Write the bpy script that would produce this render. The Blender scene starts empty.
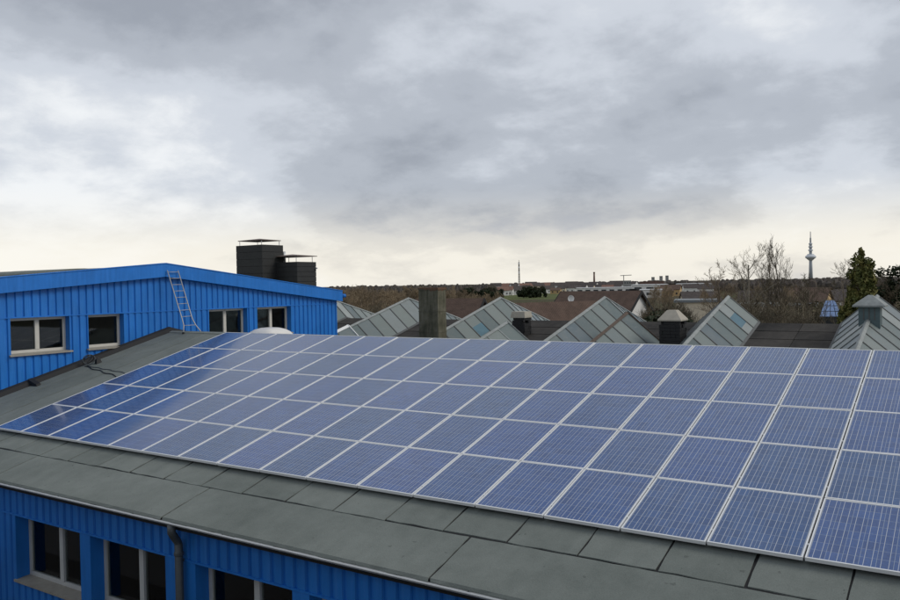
import bpy, math, random
import numpy as np
from mathutils import Vector, Matrix
random.seed(7)
scene = bpy.context.scene
COL = scene.collection

# ------------------------------------------------------------------ camera
F = 805.733; CX, CY = 450.0, 300.0
PITCH, YAW, ROLL = 0.0199, -0.5854, -0.0173
C = np.array([17.5599, -8.8768, 2.8839])
SL = math.radians(14.658)                      # roof pitch
fw = np.array([math.sin(YAW)*math.cos(PITCH), math.cos(YAW)*math.cos(PITCH), -math.sin(PITCH)])
_r = np.array([math.cos(YAW), -math.sin(YAW), 0.0]); _u = np.cross(_r, fw)
rt = _r*math.cos(ROLL) + _u*math.sin(ROLL); up = _u*math.cos(ROLL) - _r*math.sin(ROLL)
cd = bpy.data.cameras.new('camera'); cam = bpy.data.objects.new('camera', cd); COL.objects.link(cam)
cd.sensor_width = 36.0; cd.lens = F/900*36.0; cd.clip_start = 0.1; cd.clip_end = 12000
cam.matrix_world = Matrix(((rt[0], up[0], -fw[0], C[0]), (rt[1], up[1], -fw[1], C[1]), (rt[2], up[2], -fw[2], C[2]), (0, 0, 0, 1)))
scene.camera = cam
def ray(x, y): return fw + rt*(x-CX)/F + up*(CY-y)/F
def at(x, y, ax, val):
    v = ray(x, y); return C + v*(val-C[ax])/v[ax]
def far(x, y, d):                               # point on the sight line at horizontal distance d
    v = ray(x, y); return C + v*d/math.hypot(v[0], v[1])
def az(x): v = ray(x, 300); return math.atan2(v[0], v[1])

# ------------------------------------------------------------------ sky and sun
SUN_EL, SUN_AZ = math.radians(40), math.radians(66)      # azimuth clockwise from +Y
world = bpy.data.worlds.new('World'); scene.world = world; world.use_nodes = True
wt = world.node_tree; wt.nodes.clear(); N = wt.nodes; L = wt.links
def wn(t, **k):
    n = N.new(t)
    for a, b in k.items(): setattr(n, a, b)
    return n
def wm(op, a, b=None, clamp=False):
    n = wn('ShaderNodeMath', operation=op); n.use_clamp = clamp
    for i, v in enumerate((a, b)):
        if v is None: continue
        if isinstance(v, (int, float)): n.inputs[i].default_value = v
        else: L.new(v, n.inputs[i])
    return n.outputs[0]
def wramp(fac, stops, interp='EASE'):
    n = wn('ShaderNodeValToRGB'); n.color_ramp.interpolation = interp
    e = n.color_ramp.elements
    while len(e) < len(stops): e.new(0.5)
    for el, (p, c) in zip(e, stops): el.position = p; el.color = (*c, 1)
    L.new(fac, n.inputs[0]); return n.outputs[0]
def wnoise(vec, scale, detail, rough, dist=0.0, off=(0, 0, 0), sc=(1, 1, 1)):
    m = wn('ShaderNodeMapping'); m.inputs['Location'].default_value = off; m.inputs['Scale'].default_value = sc
    L.new(vec, m.inputs[0]); n = wn('ShaderNodeTexNoise'); L.new(m.outputs[0], n.inputs['Vector'])
    n.inputs['Scale'].default_value = scale; n.inputs['Detail'].default_value = detail
    n.inputs['Roughness'].default_value = rough; n.inputs['Distortion'].default_value = dist
    return n.outputs[0]
def wmix(fac, a, b):
    n = wn('ShaderNodeMix', data_type='RGBA')
    if isinstance(fac, float): n.inputs[0].default_value = fac
    else: L.new(fac, n.inputs[0])
    for i, v in ((6, a), (7, b)):
        if isinstance(v, tuple): n.inputs[i].default_value = (*v, 1)
        else: L.new(v, n.inputs[i])
    return n.outputs[2]
sky = wn('ShaderNodeTexSky', sky_type='NISHITA'); sky.sun_disc = False
sky.sun_elevation = SUN_EL; sky.sun_rotation = SUN_AZ
tc = wn('ShaderNodeTexCoord'); sx = wn('ShaderNodeSeparateXYZ'); L.new(tc.outputs['Generated'], sx.inputs[0])
zc = wm('MAXIMUM', sx.outputs[2], 0.0)
den = wm('ADD', zc, 0.34)
cv = wn('ShaderNodeCombineXYZ'); L.new(wm('DIVIDE', sx.outputs[0], den), cv.inputs[0]); L.new(wm('DIVIDE', sx.outputs[1], den), cv.inputs[1])
q = cv.outputs[0]
n1 = wnoise(q, 1.15, 4.0, 0.46, 0.15, off=(3.35, 1.45, 0.3))
n2 = wnoise(q, 4.2, 7.0, 0.6, 0.15, off=(9.2, 4.4, 1.1))
n3 = wnoise(q, 13.0, 6.0, 0.6, 0.1, off=(1.2, 7.7, 2.1))
cl = wm('ADD', wm('ADD', wm('MULTIPLY', n1, 0.72), wm('MULTIPLY', n2, 0.22)), wm('MULTIPLY', n3, 0.06))
deck = wramp(cl, [(0.38, (0.35, 0.38, 0.435)), (0.47, (0.475, 0.51, 0.57)), (0.55, (0.65, 0.69, 0.755)), (0.65, (0.92, 0.94, 0.96))])
low = wramp(cl, [(0.36, (0.56, 0.57, 0.60)), (0.46, (0.79, 0.76, 0.70)), (0.54, (0.95, 0.91, 0.82)), (0.66, (1.0, 0.97, 0.90))])
hz = wn('ShaderNodeMapRange', interpolation_type='SMOOTHSTEP'); L.new(zc, hz.inputs[0])
for i, v in ((1, 0.035), (2, 0.125), (3, 1.0), (4, 0.0)): hz.inputs[i].default_value = v
clouds = wmix(hz.outputs[0], deck, low)
c10 = wn('ShaderNodeVectorMath', operation='SCALE'); L.new(clouds, c10.inputs[0]); c10.inputs['Scale'].default_value = 10.0
bg = wn('ShaderNodeBackground'); bg.inputs[1].default_value = 0.1
L.new(wmix(0.94, sky.outputs[0], c10.outputs[0]), bg.inputs[0])
wo = wn('ShaderNodeOutputWorld'); L.new(bg.outputs[0], wo.inputs[0])
sd = bpy.data.lights.new('sun', 'SUN'); sd.energy = 1.5; sd.angle = math.radians(25); sd.color = (1.0, 0.95, 0.87)
sun = bpy.data.objects.new('sun', sd); COL.objects.link(sun)
sdir = Vector((math.sin(SUN_AZ)*math.cos(SUN_EL), math.cos(SUN_AZ)*math.cos(SUN_EL), math.sin(SUN_EL)))
sun.rotation_euler = sdir.to_track_quat('Z', 'Y').to_euler(); sun.location = sdir*60
vs = scene.view_settings; vs.view_transform = 'Standard'; vs.look = 'None'; vs.exposure = 0.0; vs.gamma = 1.0
scene.cycles.max_bounces = 8; scene.cycles.transparent_max_bounces = 12

# ------------------------------------------------------------------ materials
class NT:
    def __init__(s, name):
        s.m = bpy.data.materials.new(name); s.m.use_nodes = True; s.t = s.m.node_tree; s.t.nodes.clear()
        s.out = s.n('ShaderNodeOutputMaterial'); s.b = s.n('ShaderNodeBsdfPrincipled'); s.l(s.b.outputs[0], s.out.inputs[0])
    def n(s, ty, **k):
        x = s.t.nodes.new(ty)
        for a, b in k.items(): setattr(x, a, b)
        return x
    def l(s, a, b): s.t.links.new(a, b)
    def put(s, sock, v):
        if isinstance(v, (int, float)): sock.default_value = v
        elif isinstance(v, tuple): sock.default_value = (*v, 1) if len(v) == 3 and len(sock.default_value) == 4 else v
        else: s.l(v, sock)
    def math(s, op, a, b=0.0, c=None, clamp=False):
        x = s.n('ShaderNodeMath', operation=op); x.use_clamp = clamp
        s.put(x.inputs[0], a); s.put(x.inputs[1], b)
        if c is not None: s.put(x.inputs[2], c)
        return x.outputs[0]
    def mix(s, f, a, b, blend='MIX'):
        x = s.n('ShaderNodeMix', data_type='RGBA', blend_type=blend)
        s.put(x.inputs[0], f); s.put(x.inputs[6], a); s.put(x.inputs[7], b); return x.outputs[2]
    def noise(s, scale, detail=4, rough=0.55, vec=None, sc=None, dist=0):
        x = s.n('ShaderNodeTexNoise'); x.inputs['Scale'].default_value = scale; x.inputs['Detail'].default_value = detail
        x.inputs['Roughness'].default_value = rough; x.inputs['Distortion'].default_value = dist
        v = vec if vec is not None else s.obj()
        if sc:
            m = s.n('ShaderNodeMapping'); m.inputs['Scale'].default_value = sc; s.l(v, m.inputs[0]); v = m.outputs[0]
        s.l(v, x.inputs['Vector']); return x.outputs[0]
    def obj(s): return s.n('ShaderNodeTexCoord').outputs['Object']
    def pos(s): return s.n('ShaderNodeNewGeometry').outputs['Position']
    def uv(s): return s.n('ShaderNodeTexCoord').outputs['UV']
    def rnd(s): return s.n('ShaderNodeObjectInfo').outputs['Random']
    def ramp(s, f, stops):
        x = s.n('ShaderNodeValToRGB'); e = x.color_ramp.elements
        while len(e) < len(stops): e.new(0.5)
        for el, (p, c) in zip(e, stops): el.position = p; el.color = (*c, 1)
        s.l(f, x.inputs[0]); return x.outputs[0]
    def bump(s, h, strength=0.3, dist=0.01):
        x = s.n('ShaderNodeBump'); x.inputs['Strength'].default_value = strength; x.inputs['Distance'].default_value = dist
        s.l(h, x.inputs['Height']); s.l(x.outputs[0], s.b.inputs['Normal'])
    def set(s, **k):
        nm = dict(col='Base Color', rough='Roughness', metal='Metallic', spec='Specular IOR Level', ior='IOR', coat='Coat Weight')
        for a, v in k.items(): s.put(s.b.inputs[nm[a]], v)
        return s
def simple(name, col, rough=0.6, metal=0.0, var=0.25, scale=3.0, bump=0.0, bscale=40, spec=0.5, rnd=0.0):
    t = NT(name); p = t.pos(); n = t.noise(scale, 5, 0.6, p)
    f = t.math('MULTIPLY_ADD', n, 2*var, 1-var)
    if rnd: f = t.math('MULTIPLY', f, t.math('MULTIPLY_ADD', t.rnd(), 2*rnd, 1-rnd))
    x = t.n('ShaderNodeVectorMath', operation='SCALE'); x.inputs[0].default_value = col; t.l(f, x.inputs['Scale'])
    t.set(col=x.outputs[0], rough=rough, metal=metal, spec=spec)
    if bump: t.bump(t.noise(bscale, 4, 0.6, p), bump, 0.01)
    return t.m
M = {}
def mk_panel():
    t = NT('solar_cells'); uv = t.uv(); s = t.n('ShaderNodeSeparateXYZ'); t.l(uv, s.inputs[0])   # uv in metres
    PW, PH = 0.1550, 0.1555
    u = t.math('SUBTRACT', s.outputs[0], (0.979-6*PW)/2); v = t.math('SUBTRACT', s.outputs[1], (1.294-8*PH)/2)
    cu = t.math('DIVIDE', u, PW); cv_ = t.math('DIVIDE', v, PH)
    fu = t.math('FRACT', cu); fv = t.math('FRACT', cv_)
    def near(x, c, w): return t.math('LESS_THAN', t.math('ABSOLUTE', t.math('SUBTRACT', x, c)), w)
    gap = t.math('MAXIMUM', t.math('GREATER_THAN', t.math('ABSOLUTE', t.math('SUBTRACT', fu, 0.5)), 0.484),
                 t.math('GREATER_THAN', t.math('ABSOLUTE', t.math('SUBTRACT', fv, 0.5)), 0.487))
    out = t.math('MAXIMUM', t.math('GREATER_THAN', t.math('ABSOLUTE', t.math('SUBTRACT', cu, 3.0)), 3.0),
                 t.math('GREATER_THAN', t.math('ABSOLUTE', t.math('SUBTRACT', cv_, 4.0)), 4.0))
    bus = t.math('MAXIMUM', near(fu, 0.27, 0.018), near(fu, 0.73, 0.018))
    cid = t.n('ShaderNodeCombineXYZ'); t.l(t.math('FLOOR', cu), cid.inputs[0]); t.l(t.math('FLOOR', cv_), cid.inputs[1]); t.l(t.math('MULTIPLY', t.rnd(), 97), cid.inputs[2])
    wn_ = t.n('ShaderNodeTexWhiteNoise'); t.l(cid.outputs[0], wn_.inputs[0])
    vo = t.n('ShaderNodeTexVoronoi'); vo.inputs['Scale'].default_value = 55
    ad = t.n('ShaderNodeVectorMath', operation='ADD'); t.l(uv, ad.inputs[0]); t.l(cid.outputs[0], ad.inputs[1]); t.l(ad.outputs[0], vo.inputs['Vector'])
    sv = t.n('ShaderNodeSeparateColor'); t.l(vo.outputs['Color'], sv.inputs[0])
    k = t.math('ADD', t.math('MULTIPLY', wn_.outputs[0], 0.5), t.math('MULTIPLY', sv.outputs[0], 0.5))
    cell = t.mix(k, (0.011, 0.046, 0.175), (0.027, 0.088, 0.290))
    hue = t.n('ShaderNodeHueSaturation'); t.l(cell, hue.inputs['Color']); t.l(t.math('MULTIPLY_ADD', t.rnd(), 0.012, 0.490), hue.inputs['Hue'])
    t.l(t.math('MULTIPLY_ADD', t.rnd(), 0.22, 0.85), hue.inputs['Value'])
    c = t.mix(bus, hue.outputs[0], (0.46, 0.49, 0.54)); c = t.mix(gap, c, (0.24, 0.29, 0.38)); c = t.mix(out, c, (0.30, 0.33, 0.38))
    dust = t.noise(2.2, 5, 0.6, t.pos()); c = t.mix(t.math('MULTIPLY', t.math('SUBTRACT', dust, 0.35, clamp=True), 0.16), c, (0.34, 0.34, 0.33))
    t.set(col=c, rough=t.math('MULTIPLY_ADD', dust, 0.08, 0.17), spec=0.5, ior=1.45, coat=0.7); t.b.inputs['Coat IOR'].default_value = 1.5; t.b.inputs['Coat Roughness'].default_value = 0.085
    t.bump(t.noise(3.0, 2, 0.4, t.pos()), 0.05, 0.01)
    return t.m
M['cells'] = mk_panel()
M['alu'] = simple('anodised_aluminium', (0.80, 0.81, 0.82), 0.42, 0.2, 0.08, 2)
M['zinc'] = simple('zinc', (0.55, 0.56, 0.56), 0.4, 0.4, 0.2, 6)
def mk_bitumen(name, a, b, joint=False):
    t = NT(name); p = t.pos()
    big = t.noise(0.55, 5, 0.6, p); mid = t.noise(4.0, 5, 0.6, p); fine = t.noise(70, 3, 0.75, p)
    streak = t.noise(1.0, 4, 0.6, p, sc=(5.0, 0.7, 1.0))
    f = t.math('ADD', t.math('MULTIPLY', big, 0.35), t.math('ADD', t.math('MULTIPLY', mid, 0.20), t.math('ADD', t.math('MULTIPLY', fine, 0.32), t.math('MULTIPLY', streak, 0.13))))
    f = t.math('ADD', f, t.math('MULTIPLY_ADD', t.rnd(), 0.10, -0.05))
    c = t.ramp(f, [(0.36, a), (0.62, b)])
    spot = t.math('GREATER_THAN', t.noise(9.0, 2, 0.5, p), 0.735)
    c = t.mix(t.math('MULTIPLY', spot, 0.35), c, (0.04, 0.045, 0.04))
    t.set(col=c, rough=0.93, spec=0.25); t.bump(t.math('ADD', fine, t.math('MULTIPLY', mid, 2.0)), 0.5, 0.006)
    return t.m
M['bitumen'] = mk_bitumen('mineral_bitumen', (0.116, 0.133, 0.122), (0.203, 0.224, 0.208))
M['tar'] = mk_bitumen('dark_tar', (0.012, 0.012, 0.012), (0.066, 0.060, 0.054))
M['tarblack'] = simple('black_tar', (0.012, 0.012, 0.013), 0.75, 0, 0.3, 20)
def mk_blue(name, col, wear):
    t = NT(name); p = t.pos()
    n = t.noise(1.3, 5, 0.6, p); st = t.noise(2.0, 5, 0.6, p, sc=(6, 6, 0.5))
    f = t.math('ADD', t.math('MULTIPLY', n, 0.5), t.math('MULTIPLY', st, 0.5))
    c = t.ramp(f, [(0.33, tuple(x*0.80 for x in col)), (0.66, tuple(min(1, x*1.12) for x in col))])
    c = t.mix(t.math('MULTIPLY', t.math('SUBTRACT', st, 0.52, clamp=True), wear), c, (0.16, 0.22, 0.30))
    t.set(col=c, rough=0.42, spec=0.4); t.bump(t.noise(0.9, 3, 0.5, p), 0.12, 0.03); return t.m
M['blue'] = mk_blue('blue_sheet_metal', (0.013, 0.172, 0.57), 0.5)
M['bluefascia'] = mk_blue('blue_fascia', (0.013, 0.175, 0.59), 0.3)
M['pvc'] = simple('offwhite_window_frame', (0.55, 0.53, 0.48), 0.45, 0, 0.15, 4)
M['greyframe'] = simple('grey_window_frame', (0.50, 0.51, 0.50), 0.45, 0, 0.15, 4)
M['sill'] = simple('weathered_sill', (0.30, 0.28, 0.24), 0.6, 0, 0.35, 6)
def mk_glass(name, tint=(0.75, 0.8, 0.8)):
    t = NT(name); t.t.nodes.remove(t.b)
    tr = t.n('ShaderNodeBsdfTransparent'); tr.inputs[0].default_value = (*tint, 1)
    gl = t.n('ShaderNodeBsdfGlossy'); gl.inputs['Roughness'].default_value = 0.03; gl.inputs[0].default_value = (0.9, 0.9, 0.9, 1)
    fr = t.n('ShaderNodeFresnel'); fr.inputs[0].default_value = 1.45
    mx = t.n('ShaderNodeMixShader'); t.l(fr.outputs[0], mx.inputs[0]); t.l(tr.outputs[0], mx.inputs[1]); t.l(gl.outputs[0], mx.inputs[2]); t.l(mx.outputs[0], t.out.inputs[0])
    return t.m
M['glass'] = mk_glass('window_glass')
M['farglass'] = simple('far_window_glass', (0.04, 0.05, 0.06), 0.15, 0, 0.2, 1)
M['room'] = simple('dim_room_paint', (0.22, 0.21, 0.19), 0.85)
M['curtain'] = simple('tan_curtain', (0.38, 0.26, 0.14), 0.9)
M['paper'] = simple('pale_paper', (0.6, 0.55, 0.42), 0.8)
M['wood'] = simple('brown_wood', (0.12, 0.08, 0.05), 0.6)
M['pipe'] = simple('dark_grey_pipe', (0.075, 0.085, 0.09), 0.5, 0.2, 0.3, 8)
M['ladder'] = simple('dull_aluminium', (0.40, 0.41, 0.42), 0.5, 0.3, 0.2, 6)
M['black'] = simple('black_rubber', (0.012, 0.012, 0.013), 0.6, 0, 0.3, 12)
M['slate'] = simple('black_chimney_cladding', (0.020, 0.021, 0.021), 0.7, 0, 0.35, 5, 0.2, 30)
M['rustplate'] = simple('weathered_cap_plate', (0.16, 0.12, 0.10), 0.6, 0.2, 0.3, 6)
M['dome'] = simple('milky_acrylic', (0.72, 0.70, 0.66), 0.3, 0, 0.1, 3)
def mk_lglass():
    t = NT('old_wired_glass'); p = t.pos(); r = t.rnd()
    n = t.noise(2.4, 7, 0.72, p); st = t.noise(3.0, 5, 0.6, p, sc=(1, 1, 4))
    c = t.ramp(r, [(0.0, (0.085, 0.115, 0.118)), (0.3, (0.13, 0.165, 0.16)), (0.6, (0.19, 0.22, 0.205)), (0.8, (0.10, 0.135, 0.152)), (1.0, (0.30, 0.325, 0.305))])
    c = t.mix(t.math('MULTIPLY', t.math('SUBTRACT', n, 0.45, clamp=True), 1.6), c, (0.17, 0.18, 0.16))
    c = t.mix(t.math('MULTIPLY', t.math('SUBTRACT', st, 0.58, clamp=True), 1.5), c, (0.33, 0.34, 0.32))
    t.set(col=c, rough=t.math('MULTIPLY_ADD', n, 0.25, 0.28), spec=0.5); return t.m
M['lglass'] = mk_lglass()
M['lglassblue'] = simple('new_blue_glass', (0.085, 0.17, 0.21), 0.2, 0, 0.2, 3)
M['bar'] = simple('glazing_bar_metal', (0.085, 0.09, 0.09), 0.6, 0.2, 0.4, 8)
M['ridgecap'] = simple('weathered_ridge_zinc', (0.25, 0.27, 0.265), 0.6, 0.2, 0.5, 4)
M['rust'] = simple('rusty_ridge', (0.085, 0.06, 0.045), 0.8, 0, 0.6, 9)
M['whitepaint'] = simple('white_paint', (0.80, 0.80, 0.78), 0.45, 0, 0.1, 6)
M['cupola'] = simple('teal_grey_cupola', (0.075, 0.115, 0.125), 0.5, 0.2, 0.3, 6)
def mk_concrete():
    t = NT('mossy_concrete'); p = t.pos(); a = t.noise(2.2, 6, 0.65, p); b = t.noise(3.0, 5, 0.6, p, sc=(3, 3, 0.4))
    c = t.ramp(t.math('ADD', t.math('MULTIPLY', a, 0.5), t.math('MULTIPLY', b, 0.5)), [(0.34, (0.055, 0.055, 0.038)), (0.5, (0.115, 0.11, 0.078)), (0.66, (0.19, 0.18, 0.14))])
    s = t.n('ShaderNodeSeparateXYZ'); t.l(p, s.inputs[0])
    rust = t.math('MULTIPLY', t.math('GREATER_THAN', t.math('ADD', s.outputs[2], t.math('MULTIPLY', a, 0.5)), 2.90), 0.75)
    c = t.mix(rust, c, (0.15, 0.075, 0.045)); t.set(col=c, rough=0.95, spec=0.2); t.bump(a, 0.6, 0.03); return t.m
M['concrete'] = mk_concrete()
M['hood'] = simple('pale_concrete_hood', (0.40, 0.37, 0.31), 0.9, 0, 0.25, 6, 0.3, 20)
def mk_tiles(name, a, b, period):
    t = NT(name); o = t.obj(); s = t.n('ShaderNodeSeparateXYZ'); t.l(o, s.inputs[0])
    n = t.noise(1.2, 5, 0.65, t.pos()); n2 = t.noise(14, 3, 0.6, t.pos())
    w = t.math('FRACT', t.math('DIVIDE', s.outputs[2], period)); w2 = t.math('FRACT', t.math('DIVIDE', s.outputs[0], period*0.9))
    c = t.ramp(t.math('ADD', t.math('MULTIPLY', n, 0.6), t.math('MULTIPLY', n2, 0.4)), [(0.35, a), (0.65, b)])
    t.set(col=c, rough=0.85, spec=0.3); t.bump(t.math('ADD', w, t.math('ABSOLUTE', t.math('SUBTRACT', w2, 0.5))), 0.8, 0.06); return t.m
M['tiles'] = mk_tiles('brown_roof_tiles', (0.080, 0.054, 0.042), (0.150, 0.100, 0.078), 0.17)
M['tilesred'] = mk_tiles('red_roof_tiles', (0.15, 0.085, 0.065), (0.24, 0.14, 0.11), 0.4)
M['tilesdark'] = mk_tiles('dark_roof_tiles', (0.05, 0.042, 0.04), (0.10, 0.085, 0.08), 0.4)
M['white'] = simple('white_render', (0.74, 0.73, 0.70), 0.85, 0, 0.1, 1)
M['grey'] = simple('grey_render', (0.30, 0.30, 0.29), 0.85, 0, 0.15, 1)
M['beige'] = simple('beige_render', (0.72, 0.63, 0.48), 0.85, 0, 0.12, 1)
M['ochre'] = simple('ochre_render', (0.52, 0.36, 0.18), 0.85, 0, 0.12, 1)
M['flatroof'] = simple('grey_flat_roof', (0.20, 0.22, 0.23), 0.85, 0, 0.25, 0.5)
M['paleroof'] = simple('pale_hall_roof', (0.62, 0.63, 0.64), 0.7, 0, 0.1, 0.1)
M['bluepane'] = simple('blue_glazing', (0.20, 0.30, 0.52), 0.25, 0, 0.35, 2)
M['darkmetal'] = simple('dark_metal', (0.05, 0.055, 0.06), 0.6, 0.3, 0.2, 2)
M['tower'] = simple('tower_concrete', (0.34, 0.37, 0.40), 0.8, 0, 0.1, 0.1)
M['towerwhite'] = simple('tower_cabin', (0.62, 0.66, 0.70), 0.5, 0, 0.1, 0.1)
M['brick'] = simple('stack_brick', (0.16, 0.10, 0.08), 0.9, 0, 0.2, 0.2)
def mk_ground():
    t = NT('winter_ground'); p = t.pos(); a = t.noise(0.012, 6, 0.6, p); b = t.noise(0.2, 5, 0.6, p)
    c = t.ramp(t.math('ADD', t.math('MULTIPLY', a, 0.65), t.math('MULTIPLY', b, 0.35)), [(0.36, (0.055, 0.047, 0.032)), (0.48, (0.072, 0.062, 0.036)), (0.58, (0.062, 0.072, 0.030))])
    t.set(col=c, rough=1.0, spec=0.1); return t.m
M['ground'] = mk_ground()
M['field'] = simple('grass_field', (0.095, 0.110, 0.042), 1.0, 0, 0.35, 0.06, spec=0.1)
M['yard'] = simple('yard_asphalt', (0.05, 0.05, 0.05), 0.95, 0, 0.3, 0.5)
M['bark'] = simple('winter_bark', (0.14, 0.115, 0.085), 0.95, 0, 0.3, 3, rnd=0.25)
M['palebark'] = simple('pale_bark', (0.26, 0.235, 0.19), 0.95, 0, 0.35, 3)
M['twig'] = simple('brown_twigs', (0.235, 0.18, 0.115), 0.95, 0, 0.35, 1.5, rnd=0.35)
M['twigdark'] = simple('dark_twigs', (0.13, 0.108, 0.072), 0.95, 0, 0.35, 1.5, rnd=0.35)
def mk_leaf(name, a, b, c3, sc):
    t = NT(name); n = t.noise(sc, 4, 0.6, t.pos()); n = t.math('ADD', n, t.math('MULTIPLY_ADD', t.rnd(), 0.08, -0.04))
    t.set(col=t.ramp(n, [(0.33, a), (0.5, b), (0.66, c3)]), rough=0.7, spec=0.25); return t.m
M['conifer'] = mk_leaf('golden_conifer', (0.035, 0.050, 0.014), (0.095, 0.105, 0.028), (0.19, 0.17, 0.055), 1.9)
M['ivy'] = mk_leaf('dark_evergreen', (0.012, 0.020, 0.010), (0.024, 0.036, 0.016), (0.040, 0.050, 0.022), 1.2)
M['scrub'] = mk_leaf('winter_scrub', (0.038, 0.042, 0.018), (0.068, 0.066, 0.030), (0.115, 0.090, 0.048), 0.5)
M['farwood'] = mk_leaf('far_winter_wood', (0.045, 0.040, 0.036), (0.075, 0.064, 0.056), (0.11, 0.085, 0.07), 0.03)

# ------------------------------------------------------------------ mesh helpers
class MB:
    def __init__(s): s.v = []; s.f = []; s.uvs = None
    def add(s, vs, fs):
        o = len(s.v); s.v += [tuple(map(float, p)) for p in vs]; s.f += [tuple(i+o for i in f) for f in fs]; return s
    def box(s, a, b):
        x0, y0, z0 = [min(p) for p in zip(a, b)]; x1, y1, z1 = [max(p) for p in zip(a, b)]
        return s.add([(x0,y0,z0),(x1,y0,z0),(x1,y1,z0),(x0,y1,z0),(x0,y0,z1),(x1,y0,z1),(x1,y1,z1),(x0,y1,z1)],
                     [(0,3,2,1),(4,5,6,7),(0,1,5,4),(1,2,6,5),(2,3,7,6),(3,0,4,7)])
    def hexa(s, p):      # 8 points: bottom ring, top ring
        return s.add(p, [(0,3,2,1),(4,5,6,7),(0,1,5,4),(1,2,6,5),(2,3,7,6),(3,0,4,7)])
    def slab(s, q4, t):  # quad thickened along its normal (downwards by t)
        q4 = [np.array(p, float) for p in q4]; n = np.cross(q4[1]-q4[0], q4[3]-q4[0]); n = n/np.linalg.norm(n)
        return s.hexa([p-n*t for p in q4] + q4)
    def tube(s, pts, rad, n=8, cap=True):
        pts = [np.array(p, float) for p in pts]; rad = rad if isinstance(rad, (list, tuple)) else [rad]*len(pts)
        o = len(s.v); k = len(pts); prev = None
        for i, p in enumerate(pts):
            d = pts[min(i+1, k-1)] - pts[max(i-1, 0)]; d = d/(np.linalg.norm(d)+1e-9)
            if prev is None:
                a = np.cross(d, (0, 0, 1.0)); a = np.cross(d, (1.0, 0, 0)) if np.linalg.norm(a) < 0.1 else a
            else: a = prev - d*np.dot(prev, d)
            a = a/np.linalg.norm(a); prev = a; b = np.cross(d, a)
            for j in range(n):
                t = 2*math.pi*j/n; s.v.append(tuple(p + (a*math.cos(t)+b*math.sin(t))*rad[i]))
        for i in range(k-1):
            for j in range(n):
                j2 = (j+1) % n; s.f.append((o+i*n+j, o+i*n+j2, o+(i+1)*n+j2, o+(i+1)*n+j))
        if cap: s.f.append(tuple(o+j for j in range(n))[::-1]); s.f.append(tuple(o+(k-1)*n+j for j in range(n)))
        return s
    def lathe(s, prof, n=16, c=(0, 0)):
        o = len(s.v)
        for r, z in prof:
            for j in range(n): t = 2*math.pi*j/n; s.v.append((c[0]+r*math.cos(t), c[1]+r*math.sin(t), z))
        for i in range(len(prof)-1):
            for j in range(n): j2 = (j+1) % n; s.f.append((o+i*n+j, o+i*n+j2, o+(i+1)*n+j2, o+(i+1)*n+j))
        s.f.append(tuple(o+j for j in range(n))[::-1]); s.f.append(tuple(o+(len(prof)-1)*n+j for j in range(n))); return s
    def mesh(s, name, mat, smooth=False):
        me = bpy.data.meshes.new(name); me.from_pydata(s.v, [], s.f); me.materials.append(mat)
        if smooth: me.polygons.foreach_set('use_smooth', [True]*len(me.polygons))
        me.update(); return me
    def obj(s, name, mat, parent=None, smooth=False): return link(name, s.mesh(name, mat, smooth), parent)
def link(name, me, parent=None, loc=None, rot=None):
    o = bpy.data.objects.new(name, me); COL.objects.link(o)
    if parent is not None: o.parent = parent
    if loc is not None: o.location = loc
    if rot is not None: o.rotation_euler = rot
    return o
def tag(o, label=None, cat=None, group=None, kind=None):
    if label: o['label'] = label
    if cat: o['category'] = cat
    if group: o['group'] = group
    if kind: o['kind'] = kind
    return o
def thing(name, label, cat, loc=(0, 0, 0), rz=0.0, group=None):
    o = bpy.data.objects.new(name, None); COL.objects.link(o); o.empty_display_size = 0.2
    o.location = tuple(float(x) for x in loc); o.rotation_euler = (0, 0, rz); return tag(o, label, cat, group)
GZ = -7.0
ORD = ['first', 'second', 'third', 'fourth', 'fifth', 'sixth', 'seventh', 'eighth', 'ninth', 'tenth', 'eleventh', 'twelfth', 'thirteenth', 'fourteenth', 'fifteenth', 'sixteenth', 'seventeenth', 'eighteenth', 'nineteenth', 'twentieth']

# ------------------------------------------------------------------ ground
g = MB(); n = 48; ring = [0, 60, 200, 600, 1500, 4000, 9000]
g.v.append((0, 0, GZ))
for r in ring[1:]:
    for j in range(n): t = 2*math.pi*j/n; g.v.append((r*math.cos(t), r*math.sin(t), GZ))
for j in range(n): g.f.append((0, 1+j, 1+(j+1) % n))
for i in range(len(ring)-2):
    for j in range(n): a = 1+i*n+j; b = 1+i*n+(j+1) % n; g.f.append((a, a+n, b+n, b))
tag(g.obj('ground', M['ground']), kind='structure')
fm = MB()
a0, a1 = far(490, 300, 470), far(578, 300, 470); b0, b1 = far(478, 300, 900), far(592, 300, 900)
fm.add([(a0[0], a0[1], GZ+0.02), (a1[0], a1[1], GZ+0.02), (b1[0], b1[1], GZ+0.02), (b0[0], b0[1], GZ+0.02)], [(0, 1, 2, 3)])
tag(fm.obj('field', M['field']), kind='structure')
tag(MB().add([(-40, -14, GZ+0.012), (40, -14, GZ+0.012), (40, -4, GZ+0.012), (-40, -4, GZ+0.012)], [(0, 1, 2, 3)]).obj('yard', M['yard']), kind='structure')

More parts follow.
